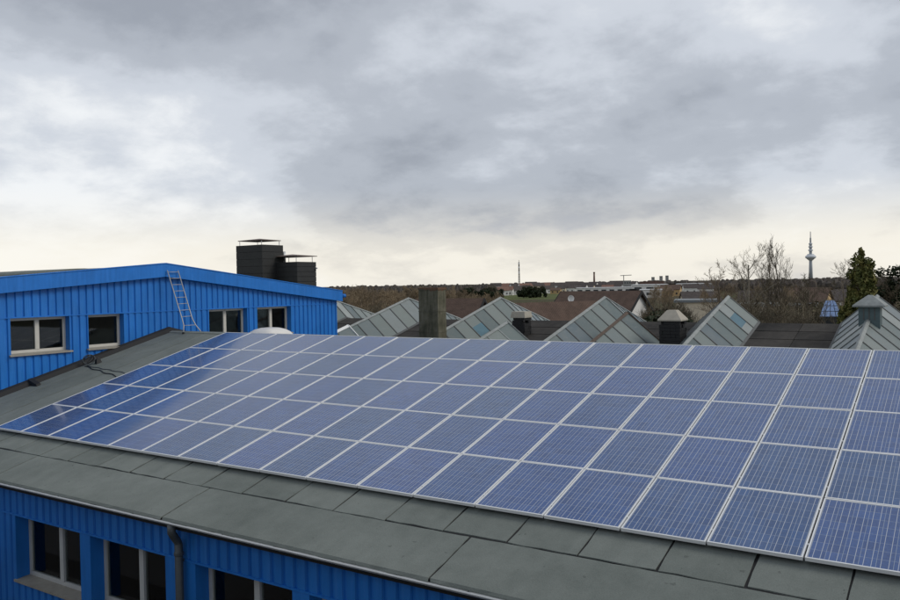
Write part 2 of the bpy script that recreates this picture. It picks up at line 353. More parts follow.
# ------------------------------------------------------------------ ribbed sheet-metal walls
def rib_profile(s0, s1, pitch=0.215, depth=0.035, phase=0.0):
    """(s, depth) points of trapezoid cladding from s0 to s1: wide proud pans with narrow recesses"""
    pts = [(s0, 0.0)]; k = math.floor((s0-phase)/pitch)
    while True:
        b = phase + k*pitch
        for ds, dd in ((0.0, 0.0), (0.022, depth), (0.060, depth), (0.082, 0.0)):
            if s0+0.004 < b+ds < s1-0.004: pts.append((b+ds, dd))
        k += 1
        if phase+k*pitch > s1: break
    pts.append((s1, 0.0)); return pts
def ribbed(mb, s0, s1, zb, zt, face, ribs=True, back=0.10):
    """face(s, d, z) -> xyz, d measured inwards. zb/zt constants or functions of s. Closed sheet with a back."""
    P = rib_profile(s0, s1) if ribs else [(s0, 0.0), (s1, 0.0)]
    fb = zb if callable(zb) else (lambda s: zb); ft = zt if callable(zt) else (lambda s: zt)
    vs, fs = [], []
    for s, d in P: vs += [face(s, d, fb(s)), face(s, d, ft(s)), face(s, back, fb(s)), face(s, back, ft(s))]
    for i in range(len(P)-1):
        a, b = 4*i, 4*i+4
        fs += [(a, b, b+1, a+1), (a+2, a+3, b+3, b+2), (a+1, b+1, b+3, a+3), (a, a+2, b+2, b)]
    e = 4*(len(P)-1); fs += [(0, 1, 3, 2), (e, e+2, e+3, e+1)]
    mb.add(vs, fs)

def window(parent, s0, s1, z0, z1, face, recess, mullions, fmat, sillout=0.05, fw_=0.075, sill=True):
    """a framed window set back by `recess` in an opening; returns the window part with pane, mullion, sill children"""
    fr = MB(); D0, D1 = recess, recess+0.06
    def bx(mb, a, b, c, d, e=D0, f=D1):
        mb.hexa([face(a, e, c), face(b, e, c), face(b, f, c), face(a, f, c), face(a, e, d), face(b, e, d), face(b, f, d), face(a, f, d)])
    bx(fr, s0, s0+fw_, z0, z1); bx(fr, s1-fw_, s1, z0, z1); bx(fr, s0+fw_, s1-fw_, z1-fw_, z1); bx(fr, s0+fw_, s1-fw_, z0, z0+fw_)
    w = fr.obj('window', fmat, parent)
    cuts = [s0+fw_*0.9] + [s0+(s1-s0)*m for m in mullions] + [s1-fw_*0.9]
    for m in mullions:
        c = s0+(s1-s0)*m; k = MB(); bx(k, c-0.055, c+0.055, z0+fw_, z1-fw_, D0-0.012, D1-0.003); k.obj('mullion', fmat, w)
    for a, b in zip(cuts[:-1], cuts[1:]):
        k = MB(); bx(k, a, b, z0+fw_*0.9, z1-fw_*0.9, D0+0.028, D0+0.036); k.obj('pane', M['glass'], w)
    if sill:
        k = MB(); p = [(s0-0.05, -sillout, z0-0.055), (s1+0.05, -sillout, z0-0.055), (s1+0.05, recess+0.02, z0-0.035), (s0-0.05, recess+0.02, z0-0.035)]
        k.hexa([face(*x) for x in p] + [face(x[0], x[1], x[2]+0.04) for x in p]); k.obj('sill', M['sill'], w)
    return w
def reveal(mb, s0, s1, z0, z1, face, recess, inner=0.10):
    """jambs, head and base lining the opening, from the sheet's back to the window"""
    e = 0.03
    for a, b in ((s0-e, s0+0.001), (s1-0.001, s1+e)):
        mb.hexa([face(a, 0.003, z0), face(b, 0.003, z0), face(b, recess+0.02, z0), face(a, recess+0.02, z0), face(a, 0.003, z1), face(b, 0.003, z1), face(b, recess+0.02, z1), face(a, recess+0.02, z1)])
    for c, d in ((z1-0.001, z1+e),):
        mb.hexa([face(s0-e, 0.003, c), face(s1+e, 0.003, c), face(s1+e, recess+0.02, c), face(s0-e, recess+0.02, c), face(s0-e, 0.003, d), face(s1+e, 0.003, d), face(s1+e, recess+0.02, d), face(s0-e, recess+0.02, d)])

# ------------------------------------------------------------------ hall with the solar roof
TS = math.tan(SL); CS, SN = math.cos(SL), math.sin(SL)
OFF = -0.10                                     # roof surface below the panel plane (along the normal)
RIDGE_Y = 6.56
def roofz(y): return y*TS + OFF/CS if y <= RIDGE_Y else RIDGE_Y*TS + OFF/CS - (y-RIDGE_Y)*TS
def rp(x, s, h=0.0):                            # roof point: slope coordinate s (m up the slope), h above roof
    return (x, s*CS - (OFF+h)*SN, s*SN + (OFF+h)*CS)
X0, X1 = -2.79, 24.0
EAVE_S = -1.525; SEAM_S = -0.565; RIDGE_S = (RIDGE_Y + OFF*SN)/CS
hall = thing('solar_hall', 'long hall with grey bitumen roof, blue ribbed front wall and recessed windows', 'building')
YW = -1.20
k = MB(); k.hexa([rp(X0, EAVE_S+0.03, -0.16), rp(X1, EAVE_S+0.03, -0.16), rp(X1, RIDGE_S, -0.16), rp(X0, RIDGE_S, -0.16),
                  rp(X0, EAVE_S+0.03, -0.012), rp(X1, EAVE_S+0.03, -0.012), rp(X1, RIDGE_S, -0.012), rp(X0, RIDGE_S, -0.012)])
k.obj('roof_deck', M['tarblack'], hall)
YV = 15.1                                       # valley behind
k = MB(); zr = roofz(RIDGE_Y); zv = roofz(YV)
k.slab([(X0, RIDGE_Y-0.05, zr-0.004), (X1, RIDGE_Y-0.05, zr-0.004), (X1, YV, zv), (X0, YV, zv)], 0.15); k.obj('rear_roof_slope', M['bitumen'], hall)
# bitumen sheets: strips running up the slope and long sheets along the eave, ragged edges with gaps
rs = random.Random(3)
def sheet(x0, x1, s0, s1, h, nx, ns, roll=False, gx=0.015, gs=0.016):
    k = MB(); th = 0.006
    def jit(a): return rs.uniform(-a, a)
    lx = [x0+(x1-x0)*i/nx for i in range(nx+1)]; ly = [s0+(s1-s0)*j/ns for j in range(ns+1)]
    if roll: ly[1] = s0+0.035
    el = [jit(0.009) for _ in ly]; er = [jit(0.009) for _ in ly]; eb = [jit(0.014) for _ in lx]; et = [jit(0.005) for _ in lx]
    top = []
    for j, s in enumerate(ly):
        for i, x in enumerate(lx):
            xx = x + (gx+el[j] if i == 0 else 0) - (gx+er[j] if i == nx else 0)
            ss = s + ((gs+eb[i]) if j == 0 and not roll else 0) - ((gs+et[i]) if j == ns else 0)
            hh = h + jit(0.0012)
            if roll and j == 0: hh -= 0.026+jit(0.004); ss += 0.006+jit(0.006)
            top.append(rp(xx, ss, hh))
    bot = [(p[0], p[1], p[2]-th-0.006) for p in top]
    nv = (nx+1)*(ns+1); fs = []
    for j in range(ns):
        for i in range(nx):
            a = j*(nx+1)+i; fs += [(a, a+1, a+nx+2, a+nx+1)]
    bd = [i for i in range(nx+1)] + [(j+1)*(nx+1)-1 for j in range(1, ns+1)] + [ns*(nx+1)+i for i in range(nx-1, -1, -1)] + [j*(nx+1) for j in range(ns-1, 0, -1)]
    for a, b in zip(bd, bd[1:]+bd[:1]): fs.append((b, a, a+nv, b+nv))
    k.add(top+bot, fs); return k.obj('roof_sheet', M['bitumen'], hall)
xs = [X0+0.16]; x = 1.69-0.923*4
while x < X1: xs.append(x) if x > X0+0.3 else None; x += 0.923
xs.append(X1)
for i, (a, b) in enumerate(zip(xs[:-1], xs[1:])):
    dx = rs.uniform(-0.02, 0.02)
    sheet(a, b, SEAM_S+rs.uniform(-0.012, 0.012), RIDGE_S-0.10, 0.0+rs.uniform(0, 0.004), 4, 26)
xe = [X0+0.02, 2.60, 7.46, 12.27, 17.1, 21.9, X1]
for a, b in zip(xe[:-1], xe[1:]):
    k = sheet(a, b, EAVE_S-0.0, SEAM_S, 0.002+rs.uniform(0, 0.003), 34, 8, roll=True)
k = MB(); k.add([rp(X0, RIDGE_S-0.13, 0.012), rp(X1, RIDGE_S-0.13, 0.012), (X1, RIDGE_Y, zr+0.022), (X0, RIDGE_Y, zr+0.022), (X1, RIDGE_Y+0.14, roofz(RIDGE_Y+0.14)+0.012), (X0, RIDGE_Y+0.14, roofz(RIDGE_Y+0.14)+0.012)], [(0, 1, 2, 3), (3, 2, 4, 5)]); k.obj('ridge_strip', M['bitumen'], hall)
# dark timber edge and gutter
eb = rp(0, EAVE_S, 0.0)
k = MB(); k.box((X0, eb[1]+0.045, eb[2]-0.06), (X1, eb[1]+0.085, eb[2]-0.03)); k.obj('eave_board', M['tarblack'], hall)
gut = MB(); gy, gz, gr = eb[1]-0.016, eb[2]-0.030, 0.032
sec = [(gy+gr*math.cos(t), gz+gr*math.sin(t)) for t in [math.pi+math.pi*i/8 for i in range(9)]]
inn = [(gy+(gr-0.005)*math.cos(t), gz+(gr-0.005)*math.sin(t)) for t in [math.pi+math.pi*i/8 for i in range(9)]]
loop = sec + inn[::-1]; nl = len(loop)
gut.add([(X0, y, z) for y, z in loop] + [(X1, y, z) for y, z in loop], [(i, (i+1) % nl, nl+(i+1) % nl, nl+i) for i in range(nl)])
go = gut.obj('gutter', M['zinc'], hall, smooth=False)
MB().tube([(X0, gy-gr, gz+0.004), (X1, gy-gr, gz+0.004)], 0.0135, 8).obj('rim', M['zinc'], go)
for i in range(26):
    xx = -2.2+i*1.0
    MB().box((xx, gy-gr, gz-0.001), (xx+0.02, gy+gr+0.02, gz+0.003)).obj('bracket', M['pipe'], go)
# front wall
def ff(s, d, z): return (s, YW+d, z)
HEAD, SILL = -1.15, -2.30
op = [(-2.1, -0.1), (0.2, 2.18), (2.98, 4.99), (5.28, 7.22), (7.91, 9.87), (10.18, 12.12), (12.82, 14.78), (15.09, 17.05), (17.75, 19.7), (20.0, 21.95)]
op = [o for o in op if o[0] > 2.5] ; op = [(0.18, 2.20)] + op if False else op
k = MB(); ribbed(k, X0, X1, HEAD+0.03, -0.60, ff); k.obj('upper_cladding', M['blue'], hall)
k = MB(); ribbed(k, X0, X1, -4.3, SILL-0.06, ff); k.obj('lower_cladding', M['blue'], hall)
k = MB(); k.box((X0, YW-0.012, HEAD-0.002), (X1, YW+0.05, HEAD+0.028)); k.obj('trim_strip', M['bluefascia'], hall)
k = MB(); k.box((X0, YW, GZ), (X1, YW+0.1, -4.3)); k.obj('base_wall', M['grey'], hall)
edges = [X0] + [e for o in op for e in o] + [X1]
for i in range(0, len(edges), 2):
    a, b = edges[i], edges[i+1]
    k = MB(); ribbed(k, a, b, SILL-0.06, HEAD, ff, ribs=(b-a) > 1.0); k.obj('pier', M['blue'], hall)
for i, (a, b) in enumerate(op):
    rv = MB(); reveal(rv, a, b, SILL, HEAD, ff, 0.24)
    w = window(hall, a, b, SILL, HEAD, ff, 0.24, [0.53], M['greyframe'], sillout=0.03); rv.obj('lining', M['bluefascia'], w)

# inside of the hall
k = MB(); k.box((X0, 3.2, -4.3), (X1, 3.35, -0.2)); k.obj('inner_wall', M['room'], hall)
k = MB(); k.box((X0, YW+0.1, -3.35), (X1, 3.2, -3.2)); k.obj('floor', M['room'], hall)
k = MB(); k.box((X0, YW+0.1, -0.95), (X1, 3.2, -0.85)); k.obj('inner_ceiling', M['room'], hall)
k = MB(); k.box((X0+0.002, YW+0.1, GZ), (X0+0.1, YV, -0.8)); k.box((X1-0.1, YW+0.1, GZ), (X1, YV, -0.8)); k.obj('end_wall', M['grey'], hall)
# downpipe with swan neck
px = float(at(179.3, 575, 1, YW-0.09)[0]); pt = float(at(171.5, 531, 1, gy)[0])
k = MB().tube([(pt, gy, gz-gr+0.01), (pt, gy, gz-0.14), (pt+0.01, gy+0.02, gz-0.18), (px-0.015, YW-0.10, gz-0.32), (px, YW-0.09, gz-0.37), (px, YW-0.09, -6.95)], 0.06, 12)
dp = k.obj('downpipe', M['pipe'], hall, smooth=True)
for z in (-1.05, -1.85, -3.6, -5.4):
    MB().lathe([(0.064, z), (0.070, z+0.01), (0.070, z+0.05), (0.064, z+0.06)], 12, (px, YW-0.09)).obj('socket', M['pipe'], dp)
    MB().box((px-0.02, YW-0.06, z-0.1), (px+0.02, YW+0.01, z-0.07)).obj('pipe_clip', M['pipe'], dp)
# a few things in the rooms
def curtain(x0, x1, y, z0, z1, lab):
    k = MB(); n = 26; vs = []
    for i in range(n+1):
        xx = x0+(x1-x0)*i/n; yy = y+0.035*math.sin(i*2.1)+0.01*math.sin(i*0.9)
        vs += [(xx, yy, z0), (xx, yy, z1), (xx, yy+0.012, z0), (xx, yy+0.012, z1)]
    fs = []
    for i in range(n): a = 4*i; b = a+4; fs += [(a, b, b+1, a+1), (a+2, a+3, b+3, b+2), (a+1, b+1, b+3, a+3), (a, a+2, b+2, b)]
    fs += [(0, 1, 3, 2), (4*n, 4*n+2, 4*n+3, 4*n+1)]
    tag(k.add(vs, fs).obj('curtain', M['curtain'], smooth=True), lab, 'curtain')
curtain(8.35, 8.85, YW+0.45, -3.15, -0.97, 'tan curtain hanging inside the front window right after the downpipe')
def desk(x0, x1, y0, y1, lab):
    t = thing('desk', lab, 'desk', ((x0+x1)/2, (y0+y1)/2, -3.2)); w, d = (x1-x0)/2, (y1-y0)/2
    MB().box((-w, -d, 0.71), (w, d, 0.75)).obj('desk_top', M['wood'], t)
    for a in (-1, 1):
        for b in (-1, 1): MB().box((a*(w-0.06)-0.03, b*(d-0.06)-0.03, 0), (a*(w-0.06)+0.03, b*(d-0.06)+0.03, 0.71)).obj('leg', M['darkmetal'], t)
desk(3.0, 4.6, 0.2, 1.0, 'brown desk in the dim room behind the front window farthest from the downpipe')
desk(9.0, 10.4, -0.7, 0.1, 'brown desk behind the front window that has the tan curtain')
k = MB(); k.box((9.1, -0.62, -2.45), (9.42, -0.38, -2.26)); k.box((9.12, -0.60, -2.262), (9.40, -0.40, -2.22)); tag(k.obj('paper_stack', M['paper']), 'stack of pale papers on the desk beside the tan curtain', 'paper')

oh = thing('added_sky_block_hall', 'unseen flat roofed grey hall across the yard, added to block sky from the front wall', 'building', (12, -16, GZ))  # unseen hall under the viewpoint, added to cut sky light on the front wall
MB().box((-26, -6, 0), (20, 6.3, 8.0)).obj('wall', M['grey'], oh); MB().box((-26.1, -6.1, 8.001), (20.1, 6.4, 8.22)).obj('roof', M['flatroof'], oh)
# ------------------------------------------------------------------ blue gable hall to the left
XW = -2.80
bh = thing('blue_gable_hall', 'bright blue ribbed metal hall with low gable and deep fascia', 'building')
APY, APZ = 6.40, 3.63
def ftop(y): return APZ - (APY-y)*0.083 if y < APY else APZ - (y-APY)*0.120
YA, YB = -3.0, 14.10
def gf(s, d, z): return (XW-d, s, z)
def mirror(mb):                                 # flip face order (the s axis runs the other way)
    mb.f = [f[::-1] for f in mb.f]; return mb
BAND, SILL2 = 2.21, 1.30
ops2 = [(1.86, 3.43), (3.97, 5.06), (8.08, 9.66), (10.10, 11.68)]
k = MB(); ribbed(k, YA, YB, BAND+0.02, lambda s: ftop(s)-0.25, gf); mirror(k).obj('upper_cladding', M['blue'], bh)
k = MB(); ribbed(k, YA, YB, -4.0, SILL2-0.05, gf); mirror(k).obj('lower_cladding', M['blue'], bh)
k = MB(); k.box((XW-0.04, YA, BAND-0.002), (XW+0.012, YB, BAND+0.022)); k.obj('trim_strip', M['bluefascia'], bh)
ed = [YA] + [e for o in ops2 for e in o] + [YB]
for i in range(0, len(ed), 2):
    k = MB(); ribbed(k, ed[i], ed[i+1], SILL2-0.05, BAND, gf); mirror(k).obj('pier', M['blue'], bh)
for i, (a, b) in enumerate(ops2):
    rv = MB(); reveal(rv, a, b, SILL2, BAND, gf, 0.20)
    w = window(bh, a, b, SILL2, BAND, gf, 0.20, [] if i == 1 else [0.5], M['pvc'], sillout=0.06); mirror(rv).obj('lining', M['bluefascia'], w)
k = MB(); k.box((XW-0.1, YA, GZ), (XW-0.004, YB, -4.0)); k.obj('base_wall', M['grey'], bh)
k = MB(); k.box((XW-4.5, YA+0.1, -4.0), (XW-4.4, YB-0.1, 2.5)); k.obj('inner_wall', M['room'], bh)
k = MB(); k.box((XW-4.4, YA+0.1, 0.2), (XW-0.1, YB-0.1, 0.3)); k.obj('floor', M['room'], bh)
k = MB(); k.box((XW-4.4, YA+0.1, 2.4), (XW-0.1, YB-0.1, 2.46)); k.obj('inner_ceiling', M['room'], bh)
k = MB(); k.box((XW-20, YB-0.1, GZ), (XW-0.1, YB-0.005, 2.5)); k.box((XW-20, YA, GZ), (XW-0.1, YA+0.1, 2.5)); k.obj('side_wall', M['blue'], bh)
for (ya, yb) in ((YA-0.25, APY), (APY, 11.45), (11.45, YB+0.16)):   # fascia boards, butted
    k = MB(); x_ = XW+0.16
    k.hexa([(x_-0.13, ya+0.002, ftop(ya)-0.385), (x_, ya+0.002, ftop(ya)-0.385), (x_, yb-0.002, ftop(yb)-0.385), (x_-0.13, yb-0.002, ftop(yb)-0.385),
            (x_-0.13, ya+0.002, ftop(ya)), (x_, ya+0.002, ftop(ya)), (x_, yb-0.002, ftop(yb)), (x_-0.13, yb-0.002, ftop(yb))]); k.obj('fascia_board', M['bluefascia'], bh)
    k = MB(); k.hexa([(x_-0.20, ya, ftop(ya)+0.001), (x_+0.018, ya, ftop(ya)+0.001), (x_+0.018, yb, ftop(yb)+0.001), (x_-0.20, yb, ftop(yb)+0.001),
            (x_-0.20, ya, ftop(ya)+0.026), (x_+0.018, ya, ftop(ya)+0.026), (x_+0.018, yb, ftop(yb)+0.026), (x_-0.20, yb, ftop(yb)+0.026)]); k.obj('capping', M['bluefascia'], bh)
for (ya, yb) in ((YA-0.25, APY), (APY, YB+0.3)):
    k = MB(); z0, z1 = ftop(ya)-0.03, ftop(yb)-0.03
    k.slab([(XW-20, ya, z0+0.02), (XW+0.02, ya, z0-0.02), (XW+0.02, yb, z1-0.02), (XW-20, yb, z1+0.02)], 0.2); k.obj('roof_slope', M['bitumen'], bh)
k = MB().tube([(XW-20, YB+0.26, ftop(YB)-0.20), (XW+0.19, YB+0.26, ftop(YB)-0.20)], 0.075, 10); k.obj('side_gutter', M['bluefascia'], bh, smooth=True)
# low humps of roof lights seen over the fascia
for (y, w, xx) in ((1.0, 2.2, -5.2), (4.4, 0.8, -5.2)):
    k = MB(); n = 10
    for i in range(n+1):
        t = math.pi*i/n; k.v += [(xx-1.6, y-w*math.cos(t), ftop(y)-0.10+0.14*math.sin(t)), (xx+1.6, y-w*math.cos(t), ftop(y)-0.10+0.14*math.sin(t))]
    for i in range(n): k.f.append((2*i, 2*i+1, 2*i+3, 2*i+2))
    k.f.append(tuple(2*i for i in range(n+1))); k.f.append(tuple(2*i+1 for i in range(n+1))[::-1])
    k.obj('barrel_rooflight', M['bitumen'], bh, smooth=False)
# black flashing along the wall foot following the roof
k = MB(); pr = [(YW+0.02, roofz(YW))] + [(RIDGE_Y, roofz(RIDGE_Y)), (YB, roofz(YB))]
for (ya, za), (yb, zb) in zip(pr[:-1], pr[1:]):
    k.hexa([(XW+0.004, ya, za-0.02), (XW+0.19, ya, za-0.02), (XW+0.19, yb, zb-0.02), (XW+0.004, yb, zb-0.02),
            (XW+0.004, ya, za+0.14), (XW+0.09, ya, za+0.10), (XW+0.09, yb, zb+0.10), (XW+0.004, yb, zb+0.14)])
k.obj('wall_flashing', M['tarblack'], bh)
c_ = 2.23; k = MB(); k.hexa([(XW+0.15, c_, roofz(c_)+0.005), (XW+0.47, c_, roofz(c_)+0.005), (XW+0.47, c_+0.11, roofz(c_+0.11)+0.005), (XW+0.15, c_+0.11, roofz(c_+0.11)+0.005),
        (XW+0.05, c_, roofz(c_)+0.16), (XW+0.44, c_, roofz(c_)+0.05), (XW+0.44, c_+0.11, roofz(c_+0.11)+0.05), (XW+0.05, c_+0.11, roofz(c_+0.11)+0.16)]); k.obj('flashing_tab', M['tarblack'], bh)
# chimneys on the blue hall
def chimney(x, ytop_px, yedge, xl, xr, capx, capy, label):
    e = at(x, ytop_px, 0, -4.6 if x < 280 else -3.55); X_, Y_, Z_ = e
    L_ = at(xl, ytop_px, 1, Y_); R_ = at(xr, ytop_px, 0, X_)
    w, d = X_-L_[0], R_[1]-Y_
    t = thing('chimney', label, 'chimney', (X_-w/2, Y_+d/2, ftop(Y_)-0.35)); b = -(ftop(Y_)-0.35); h = Z_+b
    sh = MB(); nb = 7
    s0 = MB(); s0.box((-w/2+0.015, -d/2+0.015, 0), (w/2-0.015, d/2-0.015, h-0.01)); so = s0.obj('shaft', M['tarblack'], t)
    for i in range(nb):                          # cladding courses
        za, zb = h*i/nb+0.006, h*(i+1)/nb-0.006
        MB().box((-w/2, -d/2, za), (w/2, d/2, zb)).obj('cladding_course', M['slate'], so)
    for sx_ in (-1, 1):
        for sy_ in (-1, 1): MB().tube([(sx_*w*0.42, sy_*d*0.42, h-0.02), (sx_*w*0.42, sy_*d*0.42, h+capy-0.01)], 0.012, 6).obj('cap_rod', M['zinc'], t)
    a, c2 = w/2*capx, d/2*capx; z = h+capy
    k = MB(); k.add([(-a, -c2, z), (a, -c2, z), (a, c2, z), (-a, c2, z), (-a, -c2, z+0.025), (a, -c2, z+0.025), (a, c2, z+0.025), (-a, c2, z+0.025), (0, 0, z+0.10)],
                    [(0, 3, 2, 1), (0, 1, 5, 4), (1, 2, 6, 5), (2, 3, 7, 6), (3, 0, 4, 7), (4, 5, 8), (5, 6, 8), (6, 7, 8), (7, 4, 8)]); k.obj('cap_plate', M['rustplate'], t)
    return t, w, d, h
chimney(262, 244.3, 0, 236, 283, 0.92, 0.16, 'taller black clad chimney on the blue hall roof')
t2, w2, d2, h2 = chimney(297, 261.5, 0, 269, 316, 1.06, 0.20, 'lower black clad chimney with overhanging cap plate on the blue hall roof')
MB().tube([(-w2*0.30, 0, h2-0.05), (-w2*0.30, 0, h2+0.42)], 0.06, 10).obj('flue_pipe', M['zinc'], t2, smooth=True)
MB().box((w2/2-0.002, -0.02+d2*0.46, h2-0.27), (w2/2+0.09, 0.03+d2*0.46, h2-0.22)).obj('hook', M['zinc'], t2)

# ladder leaning on the gable
ld = thing('ladder', 'aluminium ladder leaning against the blue gable above the roof ridge', 'ladder', (-1.9, 6.5, roofz(6.5)))
lo = np.array(ld.location)
tl, tr_ = np.array((-2.60, 6.41, 3.43)), np.array((-2.60, 6.79, 3.43))
fl, fr_ = np.array((-1.87, 6.36, roofz(6.36)+0.02)), np.array((-1.72, 6.93, roofz(6.93)+0.02))
ml, mr = at(183.3, 323, 0, -2.02), at(193.2, 322, 0, -2.02)
railL = [tl, ml+(tl-ml)*0.06, ml*0.75+fl*0.25+np.array((0.0, 0.015, 0)), fl]; railR = [tr_, mr+(tr_-mr)*0.06, mr*0.75+fr_*0.25, fr_]
for R in (railL, railR):
    MB().tube([p-lo for p in R], 0.016, 8).obj('rail', M['ladder'], ld, smooth=True)
    MB().lathe([(0.035, 0), (0.035, 0.05), (0.026, 0.06)], 10, tuple((R[-1]-lo)[:2])).obj('foot', M['black'], ld).location.z = (R[-1]-lo)[2]-0.022
for i in range(9):
    f_ = (i+0.25)/8.2
    a = tl+(ml-tl)*f_; b = tr_+(mr-tr_)*f_
    if f_ > 1: a, b = railL[2], railR[2]
    MB().tube([a-lo, b-lo], 0.010, 6).obj('rung', M['ladder'], ld, smooth=True)

# cable coil lying at the wall foot
cc = thing('cable_coil', 'coil of black cable lying on the roof at the blue wall', 'cable', (-2.35, 3.72, roofz(3.72)))
for i in range(3):
    r_ = 0.10+0.010*i; pts = []
    for j in range(25):
        t = 2*math.pi*j/24; y = r_*math.cos(t); pts.append((-0.13+0.03*i+0.10*math.sin(t+i), y, 0.16+y*TS+r_*math.sin(t)))
    MB().tube(pts, 0.011, 6, cap=False).obj('cable_loop', M['black'] if i % 2 else M['pipe'], cc, smooth=True)
MB().hexa([(0.02, 0.10, 0.03), (0.12, 0.10, 0.03), (0.12, 0.26, 0.07), (0.02, 0.26, 0.07), (0.03, 0.12, 0.16), (0.10, 0.12, 0.16), (0.10, 0.22, 0.18), (0.03, 0.22, 0.18)]).obj('plug_box', M['black'], cc)
pts = [(-0.1+i*0.16, -0.10-0.035*i+0.03*math.sin(i*1.3), (-0.10-0.035*i+0.03*math.sin(i*1.3))*TS+0.014) for i in range(14)]
MB().tube(pts, 0.012, 6).obj('cable_tail', M['black'], cc, smooth=True)
pts = [(-0.1+i*0.16, -0.06-0.02*i+0.02*math.sin(i*1.7+1), (-0.06-0.02*i+0.02*math.sin(i*1.7+1))*TS+0.014) for i in range(14)]
MB().tube(pts, 0.009, 6).obj('cable_tail', M['pipe'], cc, smooth=True)

# dome rooflight on the rear slope
dm = at(270, 331, 1, 8.6); dz = roofz(8.6)
do = thing('skylight_dome', 'milky white domed skylight just behind the solar roof ridge', 'skylight', (dm[0], 8.6, dz-0.1))
hh = dm[2]+0.13-(dz-0.1)
MB().box((-0.56, -0.52, 0), (0.56, 0.52, hh-0.30)).obj('kerb', M['whitepaint'], do)
k = MB(); prof = [(1.0, 0), (0.97, 0.10), (0.86, 0.19), (0.66, 0.27), (0.4, 0.32), (0.12, 0.335)]
for r_, z in prof:
    for j in range(32):
        t = 2*math.pi*j/32; c, s = math.cos(t), math.sin(t); e = 0.5
        k.v.append((0.62*r_*math.copysign(abs(c)**e, c), 0.58*r_*math.copysign(abs(s)**e, s), hh-0.335+z*0.95))
for i in range(len(prof)-1):
    for j in range(32): j2 = (j+1) % 32; k.f.append((i*32+j, i*32+j2, (i+1)*32+j2, (i+1)*32+j))
k.f.append(tuple(range(5*32, 6*32))); k.f.append(tuple(range(32))[::-1]); k.obj('dome', M['dome'], do, smooth=True)

# ------------------------------------------------------------------ solar panels
PWID, PHGT, RP = 0.979, 1.294, 1.307
fr = MB(); fwid, fd = 0.0145, 0.042
fr.box((0, 0, -fd), (PWID, fwid, 0)); fr.box((0, PHGT-fwid, -fd), (PWID, PHGT, 0))
fr.box((0, fwid, -fd), (fwid, PHGT-fwid, 0)); fr.box((PWID-fwid, fwid, -fd), (PWID, PHGT-fwid, 0))
me_frame = fr.mesh('frame', M['alu'])
lm = MB(); lm.box((fwid-0.002, fwid-0.002, -0.010), (PWID-fwid+0.002, PHGT-fwid+0.002, -0.004)); me_lam = lm.mesh('glass_laminate', M['cells'])
uvl = me_lam.uv_layers.new(name='UVMap')
for lp in me_lam.loops: v = me_lam.vertices[lp.vertex_index].co; uvl.data[lp.index].uv = (v.x, v.y)
me_clamp = MB().box((PWID-0.001, -0.014, -0.036), (PWID+0.022, 0.014, -0.004)).mesh('clamp', M['zinc'])
me_foot = None
ROWS = ['lowest row', 'second row up', 'middle row', 'fourth row up', 'top row']
NC = 19
rp_ = random.Random(11)
for i in range(NC):
    for j in range(5):
        o = thing('photovoltaic_module', 'blue solar panel in the %s, %s column counted from the blue gable wall' % (ROWS[j], ORD[i]), 'solar panel', group='solar panels on the roof')
        s = j*RP
        o.location = (i*1.0+0.0105+rp_.uniform(-0.002, 0.002), s*CS, s*SN+rp_.uniform(-0.002, 0.002)); o.rotation_euler = (SL+rp_.uniform(-0.0025, 0.0025), rp_.uniform(-0.0025, 0.0025), 0)
        link('frame', me_frame, o); link('glass_laminate', me_lam, o)
        if i < NC-1:
            link('clamp', me_clamp, o, (0, 0.27, 0)); link('clamp', me_clamp, o, (0, 1.02, 0))
for j in range(5):
    for m, wd in ((0.27, 'lower'), (1.02, 'upper')):
        s = j*RP+m
        k = MB(); k.box((-0.05, -0.02, -0.075), (NC+0.02, 0.02, -0.044)); r_ = k.obj('mounting_rail', M['alu'])
        tag(r_, 'aluminium mounting rail under the %s edge of the %s of solar panels' % (wd, ROWS[j]), 'rail', 'mounting rails under the panels')
        r_.location = (0, s*CS, s*SN); r_.rotation_euler = (SL, 0, 0)
        for f_ in range(11): MB().box((0.3+f_*1.8, -0.04, -0.098), (0.36+f_*1.8, 0.04, -0.075)).obj('rail_foot', M['alu'], r_)

# ------------------------------------------------------------------ neighbouring hall with glazed lanterns
NY, NZ = 23.1, 1.20
def nz(y): return NZ - abs(y-NY)*TS
nh = thing('lantern_hall', 'dark tarred gable hall carrying a row of glazed roof lanterns', 'building')
NX0, NX1 = -24.0, 30.0
k = MB(); rows = 9; y0 = YV
for i in range(rows):                            # overlapping tar sheets up the near slope
    ya, yb = y0+(NY-y0)*i/rows, y0+(NY-y0)*(i+1)/rows
    xa = NX0
    while xa < NX1:
        xb = min(NX1, xa+9.0)
        k = MB(); k.hexa([(xa+0.01, ya-0.06, nz(ya-0.06)-0.03), (xb-0.01, ya-0.06, nz(ya-0.06)-0.03), (xb-0.01, yb, nz(yb)-0.06), (xa+0.01, yb, nz(yb)-0.06),
                          (xa+0.01, ya-0.06, nz(ya-0.06)+0.016), (xb-0.01, ya-0.06, nz(ya-0.06)+0.016), (xb-0.01, yb, nz(yb)), (xa+0.01, yb, nz(yb))]); k.obj('roof_sheet', M['tar'], nh)
        xa = xb
k = MB(); k.slab([(NX0, NY-0.1, NZ-0.035), (NX1, NY-0.1, NZ-0.035), (NX1, NY+9, nz(NY+9)), (NX0, NY+9, nz(NY+9))], 0.15); k.obj('rear_roof_slope', M['tar'], nh)
k = MB(); k.slab([(NX0, YV-0.4, nz(YV)-0.05), (NX1, YV-0.4, nz(YV)-0.05), (NX1, NY, NZ-0.12), (NX0, NY, NZ-0.12)], 0.12); k.obj('roof_deck', M['tarblack'], nh)
